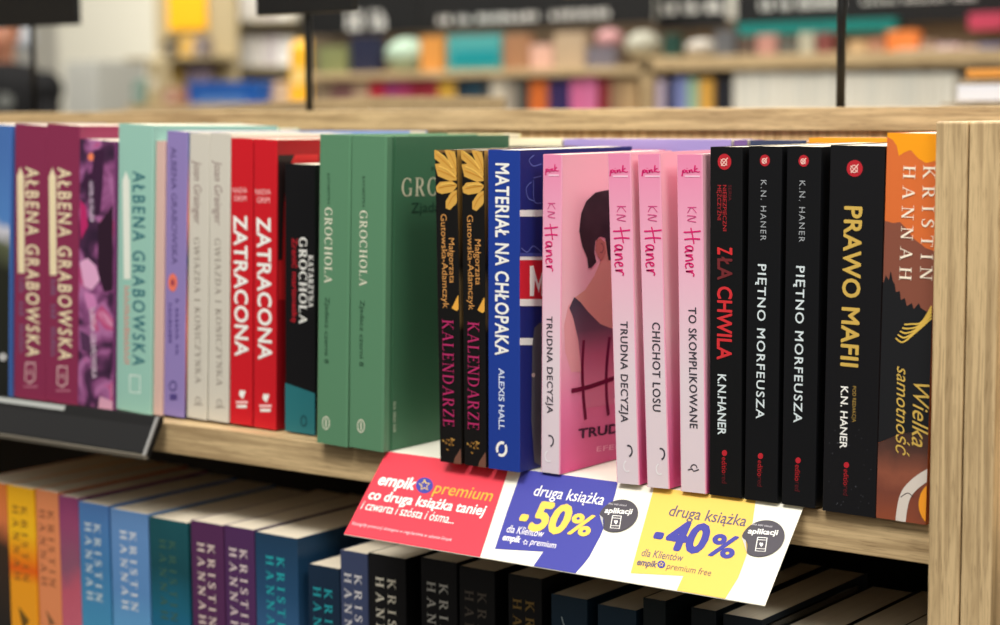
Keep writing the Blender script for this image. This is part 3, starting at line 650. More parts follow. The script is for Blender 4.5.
# ------------------------------------------------------------------ bookcase
zb = atY(700, 478 + 50.5, 0).z          # underside of the upper shelf
zb = atY(870, 556, 0).z
XL, FLOOR = -2.6, -1.17
ZTOP_R = atY(938, 121.5, -.009).z       # top of the end panel
YB = .30
PW = .0185
zr0, zr1 = atY(700, 130.6, YB - .004).z, atY(700, 108.2, YB - .004).z
LOW = zb - .262
bc = empty('bookcase', 'light oak bookcase with two shelves of books in the foreground', 'bookcase', (0, 0, FLOOR))
def bb(name, a, b, m, par, bev=.0006):
    mb = MB(); o_ = par.location; mb.box(Vector(a) - o_, Vector(b) - o_, m); return mb.build(name, par, bevel=bev)
XP = colX(927.8, -.009, -.02)           # left edge of the end panel
bb('shelf', (XL, 0, zb), (XP, YB, 0), WX, bc)
bb('shelf', (XL, 0, LOW - .028), (XP, YB, LOW), WX, bc)
bb('shelf', (XL, 0, LOW - .36), (XP, YB, LOW - .332), WX, bc)
bb('shelf', (XL, 0, FLOOR + .08), (XP, YB, FLOOR + .108), WX, bc)
bb('plinth', (XL, .02, FLOOR), (XP, .04, FLOOR + .08), WX, bc)
bb('back_panel', (XL, YB, zb), (XP, YB + .008, zr0), WBACK, bc)
bb('lower_back_panel', (XL, YB, FLOOR), (XP, YB + .008, zb - .0005), mat((30, 28, 27), .8), bc)['label'] = 'lower back panel, coloured dark for the under-shelf shade'  # shade below the shelf is put into this board's near-black colour
bb('top_rail', (XL, YB - .004, zr0), (XP + PW, YB + .25, zr1), WX, bc)
bb('side_panel', (XP, -.009, FLOOR), (XP + PW, YB - .021, ZTOP_R), WZ, bc, .0012)
bb('side_panel', (XL - PW, -.009, FLOOR), (XL, YB - .021, ZTOP_R), WZ, bc, .0012)
nb = empty('bookcase', 'neighbouring light oak bookcase whose side panel meets ours at the right', 'bookcase', (XP + PW + .001, 0, FLOOR))
bb('side_panel', (XP + PW + .0008, -.009, FLOOR), (XP + 2 * PW, YB - .021, ZTOP_R), WZ, nb, .0012)
bb('shelf', (XP + 2 * PW, .004, zb), (XP + .9, YB, 0), WX, nb)
bb('shelf', (XP + 2 * PW, .004, LOW - .028), (XP + .9, YB, LOW), WX, nb)
bb('back_panel', (XP + 2 * PW, YB, FLOOR), (XP + .9, YB + .008, zr0), WBACK, nb)
bb('top_rail', (XP + PW + .001, YB - .004, zr0), (XP + .9 + PW, YB + .25, zr1), WX, nb)
bb('side_panel', (XP + .9, -.009, FLOOR), (XP + .9 + PW, YB, ZTOP_R), WZ, nb)

# ------------------------------------------------------------------ promotional card over the shelf edge
P0 = atZ(387, 451.5, .0006); P0.y = -.0012
P0.x = colX(387, -.0012, .0006); P1x = colX(803.5, -.0012, .0006)
BL = hit(344, 534, P0, (1, 0, 0)); dv = BL - P0; L = dv.length; FD = dv.normalized()
card = empty('promotion_card', 'white printed discount card with red, blue and yellow fields hanging over shelf edge', 'card', (P0.x, P0.y, P0.z))
CM = Matrix.Translation(P0); UPV = -FD; NV = Vector((1, 0, 0)).cross(UPV).normalized()
Lm = Matrix(((1, UPV.x, NV.x, FD.x * L), (0, UPV.y, NV.y, FD.y * L), (0, UPV.z, NV.z, FD.z * L), (0, 0, 0, 1)))
W = P1x - P0.x
CARDW = mat((232, 230, 214), .45)
mb = MB(); t = .0005
prof = [(.11, 0), (.012, 0), (.004, 0)] + [(-.0 - .001 * k, -.0006 * k) for k in range(0)] + [(0, 0), (FD.y * L * .5, FD.z * L * .5 ), (FD.y * L, FD.z * L)]
for i in range(len(prof) - 1):
    (ya, za), (yb, zb_) = prof[i], prof[i + 1]
    mb.add([(0, ya, za), (W, ya, za), (W, yb, zb_), (0, yb, zb_), (0, ya, za - t), (W, ya, za - t), (W, yb, zb_ - t), (0, yb, zb_ - t)],
           [(0, 3, 2, 1), (4, 5, 6, 7), (0, 1, 5, 4), (2, 3, 7, 6), (1, 2, 6, 5), (3, 0, 4, 7)], CARDW)
mb.build('sheet', card)
CF = Face(CM, Lm, W, L, card)
CR, CB, CYL = mat((215, 58, 74), .45), mat((62, 64, 152), .45), mat((228, 190, 88), .45)
p = Print(CF, 'red_field'); p.poly([(380, 440), (509, 468), (506.6, 475.6), (480.5, 556), (470, 590), (330, 560), (330, 500)], CR).done()
bl_ = [(522, 468), (519.9, 475.6), (507, 512), (495, 549), (543.4, 551.8), (534.5, 564.6), (531, 575), (570, 582), (576.2, 572.6), (584, 564), (589.7, 556.4), (600.5, 536), (608, 518), (615.3, 494.3), (618.5, 480), (618, 470)]
p = Print(CF, 'blue_field'); p.poly(bl_, CB).done()
p = Print(CF, 'yellow_field'); p.poly([(656, 480), (653, 491.6), (641, 535), (630.7, 573.2), (683.4, 576), (677.4, 589), (674, 600), (722, 610), (724.7, 599.6), (738.2, 578), (746.3, 556.4), (751.7, 529.4), (755.7, 501), (757, 485)], CYL).done()
IT = 0
def ctext(name, s, x0, y0, x1, y1, cap, m, bold=0, layer=2): return Print(CF, name, layer).geo(Tx(s, shear=IT, bold=bold), (x0, y0), (x1, y1), (x0 + cap * .5, y0 - cap), m).done()
CWH, CYE, CBL, CGR = mat((244, 242, 236)), mat((232, 196, 84)), mat((60, 60, 150)), mat((98, 88, 110))
ctext('brand_word', 'empik', 377, 484.4, 413.6, 490, 10.8, CWH, .026)
ctext('programme_word', 'premium', 433, 493, 490.7, 501.6, 11, mat((250, 170, 60)), .005)
Print(CF, 'star_badge', 2).ellipse(424.7, 485.6, 8.6, 8, CB).done(); Print(CF, 'badge_star', 3).star(424.7, 485.6, 5.6, .0007, CYE).done()
ctext('slogan', 'co druga książka taniej', 367.5, 498.8, 483.3, 515.6, 9.2, CWH, .02)
ctext('slogan_detail', 'i czwarta i szósta i ósma...', 360.6, 509, 453.3, 524.2, 8.4, CWH, .004)
ctext('small_print', 'Szczegóły promocji dostępne w regulaminie w salonie Empik', 351.5, 524.6, 451.5, 541.5, 3, mat((250, 200, 205)))
ctext('offer_text', 'druga książka', 532.8, 495.6, 602.6, 505.3, 10.4, CWH, .004)
ctext('minus_sign', '-', 516.5, 525.2, 524.8, 526.4, 24, CYE, .05); ctext('discount', '50', 527.5, 528.8, 564.5, 534, 26, CYE, .045); ctext('percent_sign', '%', 565.5, 533, 589, 536.4, 19, CYE, .03)
ctext('offer_audience', 'dla Klientów', 506, 532.2, 542.4, 537.4, 7, CWH)
ctext('brand_word', 'empik', 502, 540, 519.6, 542.9, 6, CWH, .028); Print(CF, 'small_star', 2).star(525.6, 542.6, 2.8, .0004, CWH).done()
ctext('programme_word', 'premium', 530, 544.6, 555.2, 548.6, 6, CWH)
ctext('offer_text', 'druga książka', 668, 515.6, 745, 526.6, 10.4, CGR, .004)
ctext('minus_sign', '-', 650.8, 543, 660.4, 544.4, 24, CBL, .05); ctext('discount', '40', 662, 547.2, 703, 553.6, 26, CBL, .045); ctext('percent_sign', '%', 706, 554.4, 733, 558.8, 20, CBL, .03)
ctext('offer_audience', 'dla Klientów', 641, 556, 682, 561.6, 7, CGR)
ctext('brand_word', 'empik', 636.4, 564.8, 656, 567.6, 6, CGR, .028); Print(CF, 'star_badge', 2).ellipse(661.5, 564.6, 4, 3.8, CB).done(); Print(CF, 'badge_star', 3).star(661.5, 564.6, 2.6, .0004, CYE).done()
ctext('programme_word', 'premium free', 666.4, 569, 710.4, 576.2, 6, mat((120, 96, 90)))
# stickers: thin round labels with a curled corner, stuck on the card
def sticker(label, cx, cy, rx, ry, tx, ph):
    c0 = CF.px(cx, cy); rad = (CF.px(cx + rx, cy)[0] - CF.px(cx - rx, cy)[0]) / 2
    ML = Lm @ Matrix.Translation((c0[0], c0[1], .0005)); M = CM @ ML; rys = abs(CF.px(cx, cy - ry)[1] - CF.px(cx, cy + ry)[1]) / 2
    mb = MB(); N = 40; pts = []
    for k in range(N):
        a = 2 * math.pi * k / N
        x, y = rad * math.cos(a), rys * math.sin(a)
        if math.radians(186) < a < math.radians(242):      # the corner folded back
            q = ((-rad, -rys * .1), (-rad * .47, -rys * .88)); s_ = (a - math.radians(186)) / math.radians(56)
            x, y = q[0][0] * (1 - s_) + q[1][0] * s_ + rad * .1 * math.sin(math.pi * s_), q[0][1] * (1 - s_) + q[1][1] * s_ + rad * .12 * math.sin(math.pi * s_)
        pts.append((x, y))
    mb.prism(pts, 0, .0002, mat((72, 68, 76), .5)); root = mb.build('round_sticker', card); root.matrix_local = ML; root['label'] = label
    mb = MB(); q0, q1 = (-rad * .98, -rys * .1), (-rad * .47, -rys * .86); tip = (-rad * .66, -rys * .32)
    mb.add([(q0[0], q0[1], .0003), (q1[0], q1[1], .0003), (tip[0], tip[1], .0016)], [(0, 1, 2)], mat((226, 226, 226), .5)); mb.build('curled_corner', root)
    SFc = Face(M, Matrix.Translation((-1, -1, .0002)), 2, 2, root)
    Print(SFc, 'word').geo(Tx('aplikacji', bold=.026), tx[0], tx[1], (tx[0][0] + 2.2, tx[0][1] - 5), CWH).geo(blocks(16, 21), (tx[0][0] + 4, tx[0][1] - 8.3), (tx[1][0] - 5, tx[1][1] - 7.5), (tx[0][0] + 5, tx[0][1] - 10), mat((190, 186, 192))).done()
    x0, y0, x1, y1 = ph; sl = (x0 + 1.6, y0, x1 + 1.6, y1)
    p = Print(SFc, 'phone_icon'); p.line([(x0 + 2.4, y0), (x1 + 1, y0 + .6), (x1 - 1, y1), (x0, y1 - .6)], .0006, CWH, sm=False, closed=True)
    p.line([(x0 + 1.9, y0 + 2.3), (x1 + .6, y0 + 2.9)], .0004, CWH, sm=False).line([(x0 + .3, y1 - 3), (x1 - .7, y1 - 2.5)], .0004, CWH, sm=False)
    mx, my = (x0 + x1) / 2 + .6, (y0 + y1) / 2
    p.poly([(mx, my + 2.6), (mx - 2, my - .3), (mx - 1.2, my - 2), (mx, my - 1.2), (mx + 1.4, my - 1.8), (mx + 2, my)], CWH).done()
sticker('dark grey round sticker with curled edge overlapping the blue field', 618.6, 516.2, 19.6, 17, ((604.4, 512.8), (631.6, 514.2)), (610.4, 515.6, 620.4, 528.6))
sticker('dark grey round sticker with curled edge overlapping the yellow field', 763, 538.8, 21.8, 19, ((747.6, 533.4), (777.4, 535.2)), (755.4, 537.4, 766.2, 551.6))

# ------------------------------------------------------------------ price rail at the left
x0, x1 = colX(-40, -.01, 0), colX(158, -.01, -.004)
pr = empty('label_holder', 'black glossy price label holder clipped on the shelf edge at left', 'label holder', (x0, -.004, 0))
top, bot = atY(158, 417.5, -.01).z, atY(153, 458, -.02).z
def slab(name, pts, a, b, m, par, bev=0):   # profile in y, z drawn out along x
    mb = MB(); n = len(pts); mb.add([(a, y, z) for y, z in pts] + [(b, y, z) for y, z in pts], [tuple(range(n)), tuple(reversed(range(n, 2 * n)))] + [(k, n + k, n + (k + 1) % n, (k + 1) % n) for k in range(n)], m)
    return mb.build(name, par, bevel=bev)
Wp = x1 - x0
slab('holder', [(0, top), (-.004, top), (-.018, bot + .002), (-.018, bot), (-.014, bot), (0, top - .004)], 0, Wp, mat((12, 12, 13), .5), pr, .0004)
slab('lip', [(-.0155, bot - .0012), (-.0205, bot - .0012), (-.0215, bot + .0022), (-.0178, bot + .0022)], 0, Wp, mat((118, 112, 100), .25), pr, .0003)
slab('end_strip', [(-.0042, top), (-.0056, top), (-.0198, bot + .0022), (-.0182, bot + .0022)], Wp - .0028, Wp, mat((140, 140, 138), .3), pr)
slab('price_label', [(-.0046, top - .0006), (-.0052, top - .0006), (-.0066, top - .0056), (-.0060, top - .0056)], .001, Wp * .55, mat((176, 180, 176), .35), pr)
slab('cover_film', [(-.0068, top - .0062), (-.0072, top - .0062), (-.0185, bot + .003), (-.0181, bot + .003)], .001, Wp - .003, mat((12, 12, 14), .3, .4), pr)

# ------------------------------------------------------------------ lower shelf books
TK, TN, SF = .165, .08, .05            # the lower row's lettering is a little heavier
def lower(label, xl, xr, ytop, c, tc=None, Y=.0, d=.142, slope=0, extra=None, text=True, rough=.42, group='books on the lower shelf'):
    T = atY(xl, ytop, Y); X1 = colX(xr, Y, T.z); w = X1 - T.x; h = T.z - LOW - .0003
    root = empty('paperback_book', label, 'book', group=group)
    root.matrix_world = Matrix.Translation((T.x, Y, LOW + .0003)); M = root.matrix_world.copy()
    cv = mat(c, rough) if isinstance(c, tuple) else c
    cv_ = book_meshes(root, w, h, d, cv)
    S = Face(M, Matrix(((1, 0, 0, 0), (0, 0, -1, 0), (0, 1, 0, 0), (0, 0, 0, 1))), w, h, cv_)
    if tc:
        cap = min(.0072, w * .255); m = mat(tc); p = Print(S, 'author_name')
        for s, u in (('HANNAH', w * .5 - cap * 1.38), ('KRISTIN', w * .5 + cap * .1)):
            g = serif_geo(s, .38); z0 = h - .0155
            p._add([(u + q * cap, z0 - a * .063, j) for a, q, j in g[0]], [tuple(f) for f in g[1]], m)
        p.done()
    if extra: extra(S, w, h)
    return root
def script_patch(col, z0, z1):
    def f(S, w, h):
        p = Print(S, 'title'); p._add([(w * .3, h - z0), (w * .7, h - z0 - .01), (w * .45, h - z1 + .01), (w * .6, h - z1), (w * .3, h - z1)], [(0, 1, 2), (2, 3, 4)], mat(col)); p.done()
    return f
ORm = ramp_mat([(0, (40, 34, 30)), (.45, (60, 44, 32)), (.62, (214, 120, 70)), (1, (236, 130, 30))], 'Z', .1, .24, warp=.03)
lower('orange book with dark lower half on the lower shelf, at left frame edge', -26, 5.5, 479, ORm, None, extra=script_patch((235, 225, 215), .07, .085))
YLm = ramp_mat([(0, (240, 160, 40)), (.40, (240, 158, 30)), (.46, (228, 96, 20)), (.5, (236, 130, 20)), (.62, (246, 190, 30)), (1, (244, 170, 30))], 'Z', .06, .25)
lower('yellow and orange striped book on the lower shelf', 6.5, 33, 484.5, YLm, (150, 96, 40), extra=script_patch((110, 80, 30), .1, .13))
lower('salmon orange book on the lower shelf, beside yellow striped one', 35.5, 57.5, 489, (226, 140, 92), (150, 90, 62), extra=script_patch((130, 90, 60), .098, .12))
lower('mauve and rose photo-spined book on the lower shelf', 58.3, 77.5, 495, ramp_mat([(0, (210, 110, 130)), (.4, (190, 90, 110)), (.55, (140, 86, 110)), (.8, (150, 70, 110)), (1, (140, 60, 110))], 'Z', .08, .22, warp=.05), None)
SKY1 = ramp_mat([(0, (70, 150, 190)), (.5, (66, 126, 176)), (1, (82, 124, 186))], 'Z', .1, .22)
SKY2 = ramp_mat([(0, (100, 170, 214)), (.4, (92, 140, 194)), (1, (104, 146, 200))], 'Z', .1, .22)
lower('mid blue book with white lettering on the lower shelf, left of lighter blue', 78.3, 107.5, 501, SKY1, (206, 220, 224))
lower('light sky blue book with white lettering on the lower shelf', 110, 147, 508, SKY2, (224, 230, 234))
TEm = ramp_mat([(0, (30, 110, 160)), (.35, (24, 96, 120)), (.6, (18, 72, 82)), (1, (26, 84, 92))], 'Z', .1, .22, warp=.03)
lower('dark teal book with faint olive lettering and torn top edge on lower shelf', 149, 187, 516.5, TEm, (62, 98, 84))
lower('plum purple book with cream lettering, left one of the pair on lower shelf', 190.5, 222.6, 520, (84, 44, 84), (224, 206, 196))
lower('plum purple book with cream lettering, right one of the pair on lower shelf', 224, 253.5, 525, (80, 46, 90), (222, 206, 204))
NV_ = ramp_mat([(0, (60, 104, 150)), (.5, (34, 74, 110)), (1, (26, 56, 82))], 'Z', .12, .22)
lower('wide navy book with turquoise lettering on the lower shelf, tallest', 254.8, 297, 531.5, NV_, (40, 170, 176))
lower('short dark navy book with turquoise lettering on the lower shelf', 308, 339, 563.5, (24, 44, 66), (40, 160, 170))
lower('slate blue book with pale lettering under the red card corner', 340, 367.3, 549.5, (62, 72, 104), (214, 212, 214))
lower('black book with cream lettering beside the slate blue one, lower shelf', 368, 405.5, 552.5, (20, 20, 23), (220, 214, 196))
lower('black book with pale grey lettering under the red card, lower shelf', 420.5, 456.5, 557, (18, 18, 22), (196, 194, 186))
lower('black book with dim bronze grey lettering under the card, lower shelf', 459, 494.5, 565.5, (20, 20, 23), (96, 88, 80))
lower('black book with gold lettering below the blue card field', 508, 541.5, 573.5, (20, 20, 22), (140, 112, 60))
DBm = ramp_mat([(0, (20, 50, 76)), (1, (22, 50, 70))], 'Z', 0, .2, warp=.05)
def swirl(S, w, h):
    p = Print(S, 'swirl'); Q = smooth_line([(w * .3, h - .014), (w * .38, h - .02), (w * .6, h - .026)]); vs, fs = rib(Q, .0009); p._add(vs, fs, mat((170, 190, 196))); vs, fs = rib([(w * .4, h - .0265), (w * .85, h - .0265)], .0016); p._add(vs, fs, mat((170, 190, 196))); p.done()
lower('dark petrol blue book with thin pale swirl under the card', 551, 587, 593.5, DBm, None, extra=swirl)
lower('dark petrol blue book without swirl, under the yellow card field', 597.5, 636, 604, DBm, None)
lower('narrow black book under the yellow card field', 643, 665.5, 597.5, (24, 34, 38), None)
lower('charcoal book right of the narrow black one under the card', 691, 716, 607, (22, 30, 36), None)
lower('charcoal wide book at the card corner on the lower shelf', 723, 762, 613.5, (26, 34, 42), None)
lower('black book in deep shade right of the card corner', 768, 812, 634, (24, 24, 26), None, Y=0)
lower('black book in deep shade near the oak end panel, left one', 820, 862, 640, (30, 30, 30), None, Y=0)
lower('black book in deep shade touching the oak end panel', 864, 905, 646, (30, 30, 30), None, Y=0)
# clear acrylic divider
GL = bpy.data.materials.new('clear_acrylic'); GL.use_nodes = True; b = GL.node_tree.nodes['Principled BSDF']; b.inputs['Transmission Weight'].default_value = 1; b.inputs['Roughness'].default_value = .05
b.inputs['Base Color'].default_value = (.75, .78, .78, 1)
Td = atY(764, 625, .0)
mb = MB(); mb.box((0, 0, 0), (.0022, .12, Td.z - LOW), GL); o = mb.build('shelf_divider', None, .0003); o.location = (Td.x, .002, LOW)
tag(o, 'clear acrylic divider standing among the dark books on the lower shelf', 'divider')

# ------------------------------------------------------------------ the shop behind
def wbox(name, x0, y0, x1, y1, Y, depth, m, label=None, cat=None, group=None, par=None, bev=.004, zlow=None):
    a, b_ = atY(x0, y1, Y), atY(x1, y0, Y)
    if zlow is not None: a.z = zlow
    mb = MB(); mb.box((0, 0, 0), (b_.x - a.x, depth, b_.z - a.z), m); o = mb.build(name, par, bevel=bev)
    o.location = a if par is None else a - par.location
    return tag(o, label, cat, group)
mb = MB(); mb.box((-14, -3, FLOOR - .1), (6, 12, FLOOR), mat((92, 86, 78), .35, noise=.08)); tag(mb.build('floor'), kind='structure')
mb = MB(); mb.box((-14, 9.5, FLOOR), (6, 9.7, 3), mat((226, 222, 208), .7)); tag(mb.build('wall_back'), kind='structure')
# -- bookcase behind, parallel to ours
YB2 = 4.6
def bg_book(label, x0, x1, ytop, ybot, Y, c, group='books on the far bookcase'):
    a, b_ = atY(x0, ybot, Y), atY(x1, ytop, Y); a.z = ZS + .001; w, h = b_.x - a.x, b_.z - a.z; d = .14
    if x0 < 645: h = min(h, atY(471, 77.5, YB2).z - ZS - .008)
    mb = MB(); mb.prism([(0, d), (0, .002), (.002, 0), (w - .002, 0), (w, .002), (w, d), (w - .001, d), (w - .001, .002), (.001, .002), (.001, d)], 0, h, mat(c, .5))
    mb.box((.001, .002, .001), (w - .001, d - .002, h - .002), PAGES); o = mb.build('small_book'); o.location = a
    return tag(o, label, 'book', group)
far = empty('bookcase', 'long oak bookcase across the aisle behind, out of focus', 'bookcase', atY(300, 110, YB2) * 1)
far.location.z = FLOOR
def fb(name, x0, y0, x1, y1, dep, m, Y=YB2):
    a, b_ = atY(x0, y1, Y), atY(x1, y0, Y); mb = MB(); L0 = far.location; xm = min((x0 + x1) / 2, 700); a.z, b_.z = atY(xm, y1, Y).z, atY(xm, y0, Y).z
    mb.box((a.x - L0.x, Y - L0.y, a.z - L0.z), (b_.x - L0.x, Y + dep - L0.y, b_.z - L0.z), m); return mb.build(name, far, bevel=.003)
fb('shelf', 308, 70, 652, 77.5, .32, WX); fb('shelf', 640, 56, 1080, 70, .32, WX)
fb('shelf', 308, 113, 1080, 124, .32, WX); ZS = atY(685, 112.8, YB2).z; ZD = (atY(471, 69.8, YB2).z, atY(700, 55.8, YB2).z)
fb('back_panel', 312, 20, 1080, 130, .01, mat((120, 104, 84), .6), YB2 + .33)
fb('side_panel', 641, 58, 651, 113, .32, WZ)
zsl = 1
row = [(317, 330, (140, 120, 96)), (332, 352, (120, 84, 80)), (353, 368, (176, 148, 120)), (369, 384, (176, 40, 56)), (385, 396, (150, 60, 110)), (397, 410, (160, 56, 96)), (411, 424, (140, 36, 50)), (425, 437, (150, 44, 56)),
       (438, 455, (206, 160, 60)), (456, 468, (30, 50, 64)), (469, 481, (36, 66, 80)), (482, 489, (60, 60, 60)), (490, 505, (206, 196, 176)), (506, 517, (150, 140, 126)), (518, 528, (60, 64, 60)), (529, 547, (204, 104, 44)), (548, 558, (60, 44, 88)), (559, 569, (50, 40, 90)),
       (570, 583, (206, 106, 150)), (584, 596, (208, 112, 156)), (597, 609, (130, 44, 50)), (610, 620, (150, 120, 90)), (621, 637, (176, 146, 106)), (656, 664, (196, 180, 196)), (665, 674, (60, 60, 90)), (675, 686, (120, 130, 180)), (687, 698, (150, 180, 150)), (699, 713, (212, 160, 70)), (715, 731, (34, 34, 40))]
NAMES = {}
def cname(c):
    best = min((('red', (180, 40, 50)), ('dark teal', (34, 60, 74)), ('ochre yellow', (206, 160, 60)), ('beige', (200, 190, 170)), ('orange', (204, 104, 44)), ('purple', (55, 42, 88)), ('pink', (206, 108, 152)), ('brown', (150, 120, 90)), ('grey', (60, 62, 60)), ('lilac blue', (120, 130, 180)), ('sage green', (150, 180, 150)), ('magenta', (155, 58, 104)), ('dark red', (140, 40, 50)), ('black', (30, 30, 36)), ('tan', (176, 147, 112))), key=lambda t: sum((a - b) ** 2 for a, b in zip(t[1], c)))
    return best[0]
prev = 'the row\'s left end'
for x0, x1, c in row:
    n = cname(c); bg_book(f'blurred {n} book on the far shelf, next right of {prev}', x0, x1, 77 + random.uniform(0, 3), 107, YB2 + .02, c); prev = f'the {n} one'
x = 733.0; k = 0
while x < 955:
    w = random.uniform(7.2, 8.8); bg_book('blurred white spine in the long white set on the far shelf', x, x + w - .4, 73 + random.uniform(-.5, 1), 106.4, YB2 + .02, random.choice(((228, 224, 210), (232, 228, 214), (220, 218, 206))), 'white set of books on the far bookcase'); x += w; k += 1
# things displayed on the top of the far bookcase
def disp(name, label, cat, x0, y0, x1, y1, c, dep=.04, Y=YB2 + .1, round_=False):
    a, b_ = atY(x0, y1, Y), atY(x1, y0, Y); mb = MB(); w = b_.x - a.x
    if y1 in (70, 57, 56.5, 69.5, 68): a.z = ZD[0] if (x0 < 650) else ZD[1]
    h = b_.z - a.z
    if round_: blob(mb, (w / 2, dep / 2 + .03, h / 2), (w / 2, w / 2, h / 2), mat(c, .5))
    else:
        mb.prism([(0, dep), (0, .002), (.002, 0), (w - .002, 0), (w, .002), (w, dep)], 0, h, mat(c, .5)); 
    o = mb.build(name, smooth=round_, bevel=0 if round_ else .002); o.location = a
    return tag(o, label, cat, 'things displayed on the far bookcase')
disp('face_out_book', 'blurred olive green book standing on far shelf at left', 'book', 318, 46, 345, 70, (120, 126, 84))
disp('face_out_book', 'blurred dark navy book beside the pale round object', 'book', 350, 36, 378, 70, (34, 38, 60))
disp('globe', 'blurred pale mint round object on the far shelf', 'ornament', 382, 37, 416, 70, (150, 172, 152), round_=True)
disp('face_out_book', 'blurred orange book left of the turquoise box', 'book', 420, 36, 442, 70, (198, 136, 66))
disp('display_box', 'blurred turquoise box on the far shelf', 'box', 447, 34, 500, 69.5, (70, 150, 150))
tbx = [o for o in COL.objects if o.name.startswith('display_box')][0]
a, b_ = atY(452, 66, YB2 + .095), atY(497, 50, YB2 + .095); mb = MB(); mb.box((0, 0, 0), (b_.x - a.x, .004, b_.z - a.z), mat((14, 130, 140), .5)); o = mb.build('front_panel', tbx); o.location = a - tbx.location
disp('face_out_book', 'blurred brown and red book right of the turquoise box', 'book', 503, 34, 528, 70, (150, 110, 80))
disp('face_out_book', 'blurred pale rose book in the middle of far shelf', 'book', 530, 44, 552, 70, (200, 160, 144))
disp('face_out_book', 'blurred beige book in the middle of far shelf', 'book', 554, 32, 584, 70, (170, 150, 124))
disp('globe', 'blurred pale pink round object in front of dark display', 'ornament', 590, 28, 614, 50, (180, 132, 132), round_=True)
disp('face_out_book', 'blurred grey book left of the pale cream round object', 'book', 586, 46, 614, 68, (104, 100, 110))
disp('globe', 'blurred cream white round object left of the dark sign', 'ornament', 620, 30, 652, 60, (160, 158, 142), round_=True)
disp('face_out_book', 'blurred dark green book right of the cream round object', 'book', 663, 34, 678, 57, (28, 62, 54))
disp('globe', 'blurred white low object on the far shelf', 'ornament', 680, 38, 710, 57, (176, 170, 160), round_=True)
disp('face_out_book', 'blurred grey-blue book left of centre post on far shelf', 'book', 714, 30, 734, 57, (90, 92, 96))
disp('display_box', 'long blurred teal box behind the black post', 'box', 736, 18, 896, 36, (14, 120, 112), .03, YB2 + .2)
for i, (x0, x1, y0, c, nm) in enumerate(((738, 754, 36, (84, 70, 62), 'dark brown'), (756, 776, 34, (176, 130, 120), 'dusty rose'), (778, 796, 38, (90, 90, 84), 'dark grey'), (798, 814, 32, (170, 168, 150), 'pale grey'), (816, 832, 32, (120, 66, 62), 'brick red'), (848, 866, 40, (190, 160, 120), 'sand'), (868, 884, 38, (166, 120, 96), 'clay brown'), (886, 918, 30, (226, 128, 62), 'bright orange'), (920, 934, 40, (150, 120, 100), 'taupe'), (936, 958, 44, (200, 172, 176), 'pale mauve'), (960, 976, 46, (216, 190, 186), 'pale blush'), (978, 1000, 44, (110, 116, 160), 'dusty blue'))):
    disp('face_out_book', f'blurred {nm} book on the far shelf right of centre', 'book', x0, y0, x1, 56.5, c)
disp('flat_book', 'blurred pale book lying flat on the far shelf', 'book', 896, 48, 950, 57, (220, 206, 192), .12, YB2 + .02)
disp('flat_book', 'blurred pink book high on far display at right', 'book', 968, 12, 1004, 30, (190, 66, 92), .1, YB2 + .12)
for i, (y0, y1, c, nm, xx) in enumerate(((83, 101.5, (222, 224, 232), 'white', 957), (78.5, 82.6, (206, 176, 130), 'tan', 961), (67, 78, (220, 150, 70), 'orange', 966))):
    a, b_ = atY(xx, y1, 1.1), atY(1080, y0, 1.1); mb = MB(); mb.box((0, 0, 0), (b_.x - a.x, .2, b_.z - a.z), mat(c, .5)); mb.box((.002, .001, .002), (b_.x - a.x + .001, .199, b_.z - a.z - .002), PAGES)
    o = mb.build('stacked_book', bevel=.001); o.location = a; tag(o, f'{nm} flat book in the stack at the right edge behind the rail', 'book', 'stack at right edge')
# a low table carries that stack
a, b_ = atY(940, 106, 1.08), atY(1120, 101.8, 1.08)
tb = empty('display_table', 'oak display table behind the rail at the right edge', 'table', (a.x, 1.08, FLOOR))
mb = MB(); mb.box((0, 0, a.z - FLOOR), (.6, .5, b_.z - FLOOR), WX); mb.build('tabletop', tb, bevel=.002)
for lx in (.03, .54):
    for ly in (.03, .44):
        mb = MB(); mb.box((lx, ly, 0), (lx + .03, ly + .03, a.z - FLOOR), WZ); mb.build('leg', tb, bevel=.002)

# -- black signs on posts
SIGN = mat((17, 17, 17), .6)
def sign(label, x0, x1, y1, Y, px_post=None, pbot=None, y0=-60, txt=None, tcol=(232, 230, 222), slant=0, zbase=None):
    a, b_ = atY(x0, y1, Y), atY(x1, y0, Y); a.z = atY(min(max((x0 + x1) / 2, 30), 970), y1, Y).z; root = empty('sign', label, 'sign', (a.x, Y, a.z))
    mb = MB(); mb.box((0, 0, 0), (b_.x - a.x, .008, b_.z - a.z), SIGN); mb.build('board', root, bevel=.001)
    if px_post is not None:
        q = colX(px_post, Y + .012, a.z if zbase is None else zbase); zb_ = ZD[1] + .004 if zbase is None else zbase
        mb = MB(); cyl(mb, (q - a.x, .012, zb_ - a.z), (q - a.x, .012, .05), .0035, .0035, mat((22, 22, 22), .4)); mb.build('post', root, smooth=True)
    for j, (tx0, ty0, tx1, ty1) in enumerate(txt or []):
        A, B = atY(tx0, ty1, Y), atY(tx1, ty0, Y); g = blocks(max(4, int((tx1 - tx0) / 7)), 30 + j, .26); mb = MB()
        mb.add([(A.x - a.x + u * (B.x - A.x), -.0008, A.z - a.z + v * (B.z - A.z)) for u, v, j in g[0]], g[1], mat(tcol)); mb.build('lettering', root)
    return root
sign('black sign board on a post at the top left corner', -60, 74, 26.5, YB + .3, 35, 112, zbase=zr1 - .01 + .0)
sign('black sign board on a post left of centre, cut off by the top', 256, 352, 13.5, YB + .02, 309.5, 105, zbase=zr1)
sign('wide black overhead sign whose post stands right of centre', 560, 1100, -14, YB + .02, 840.5, 101, zbase=zr1)
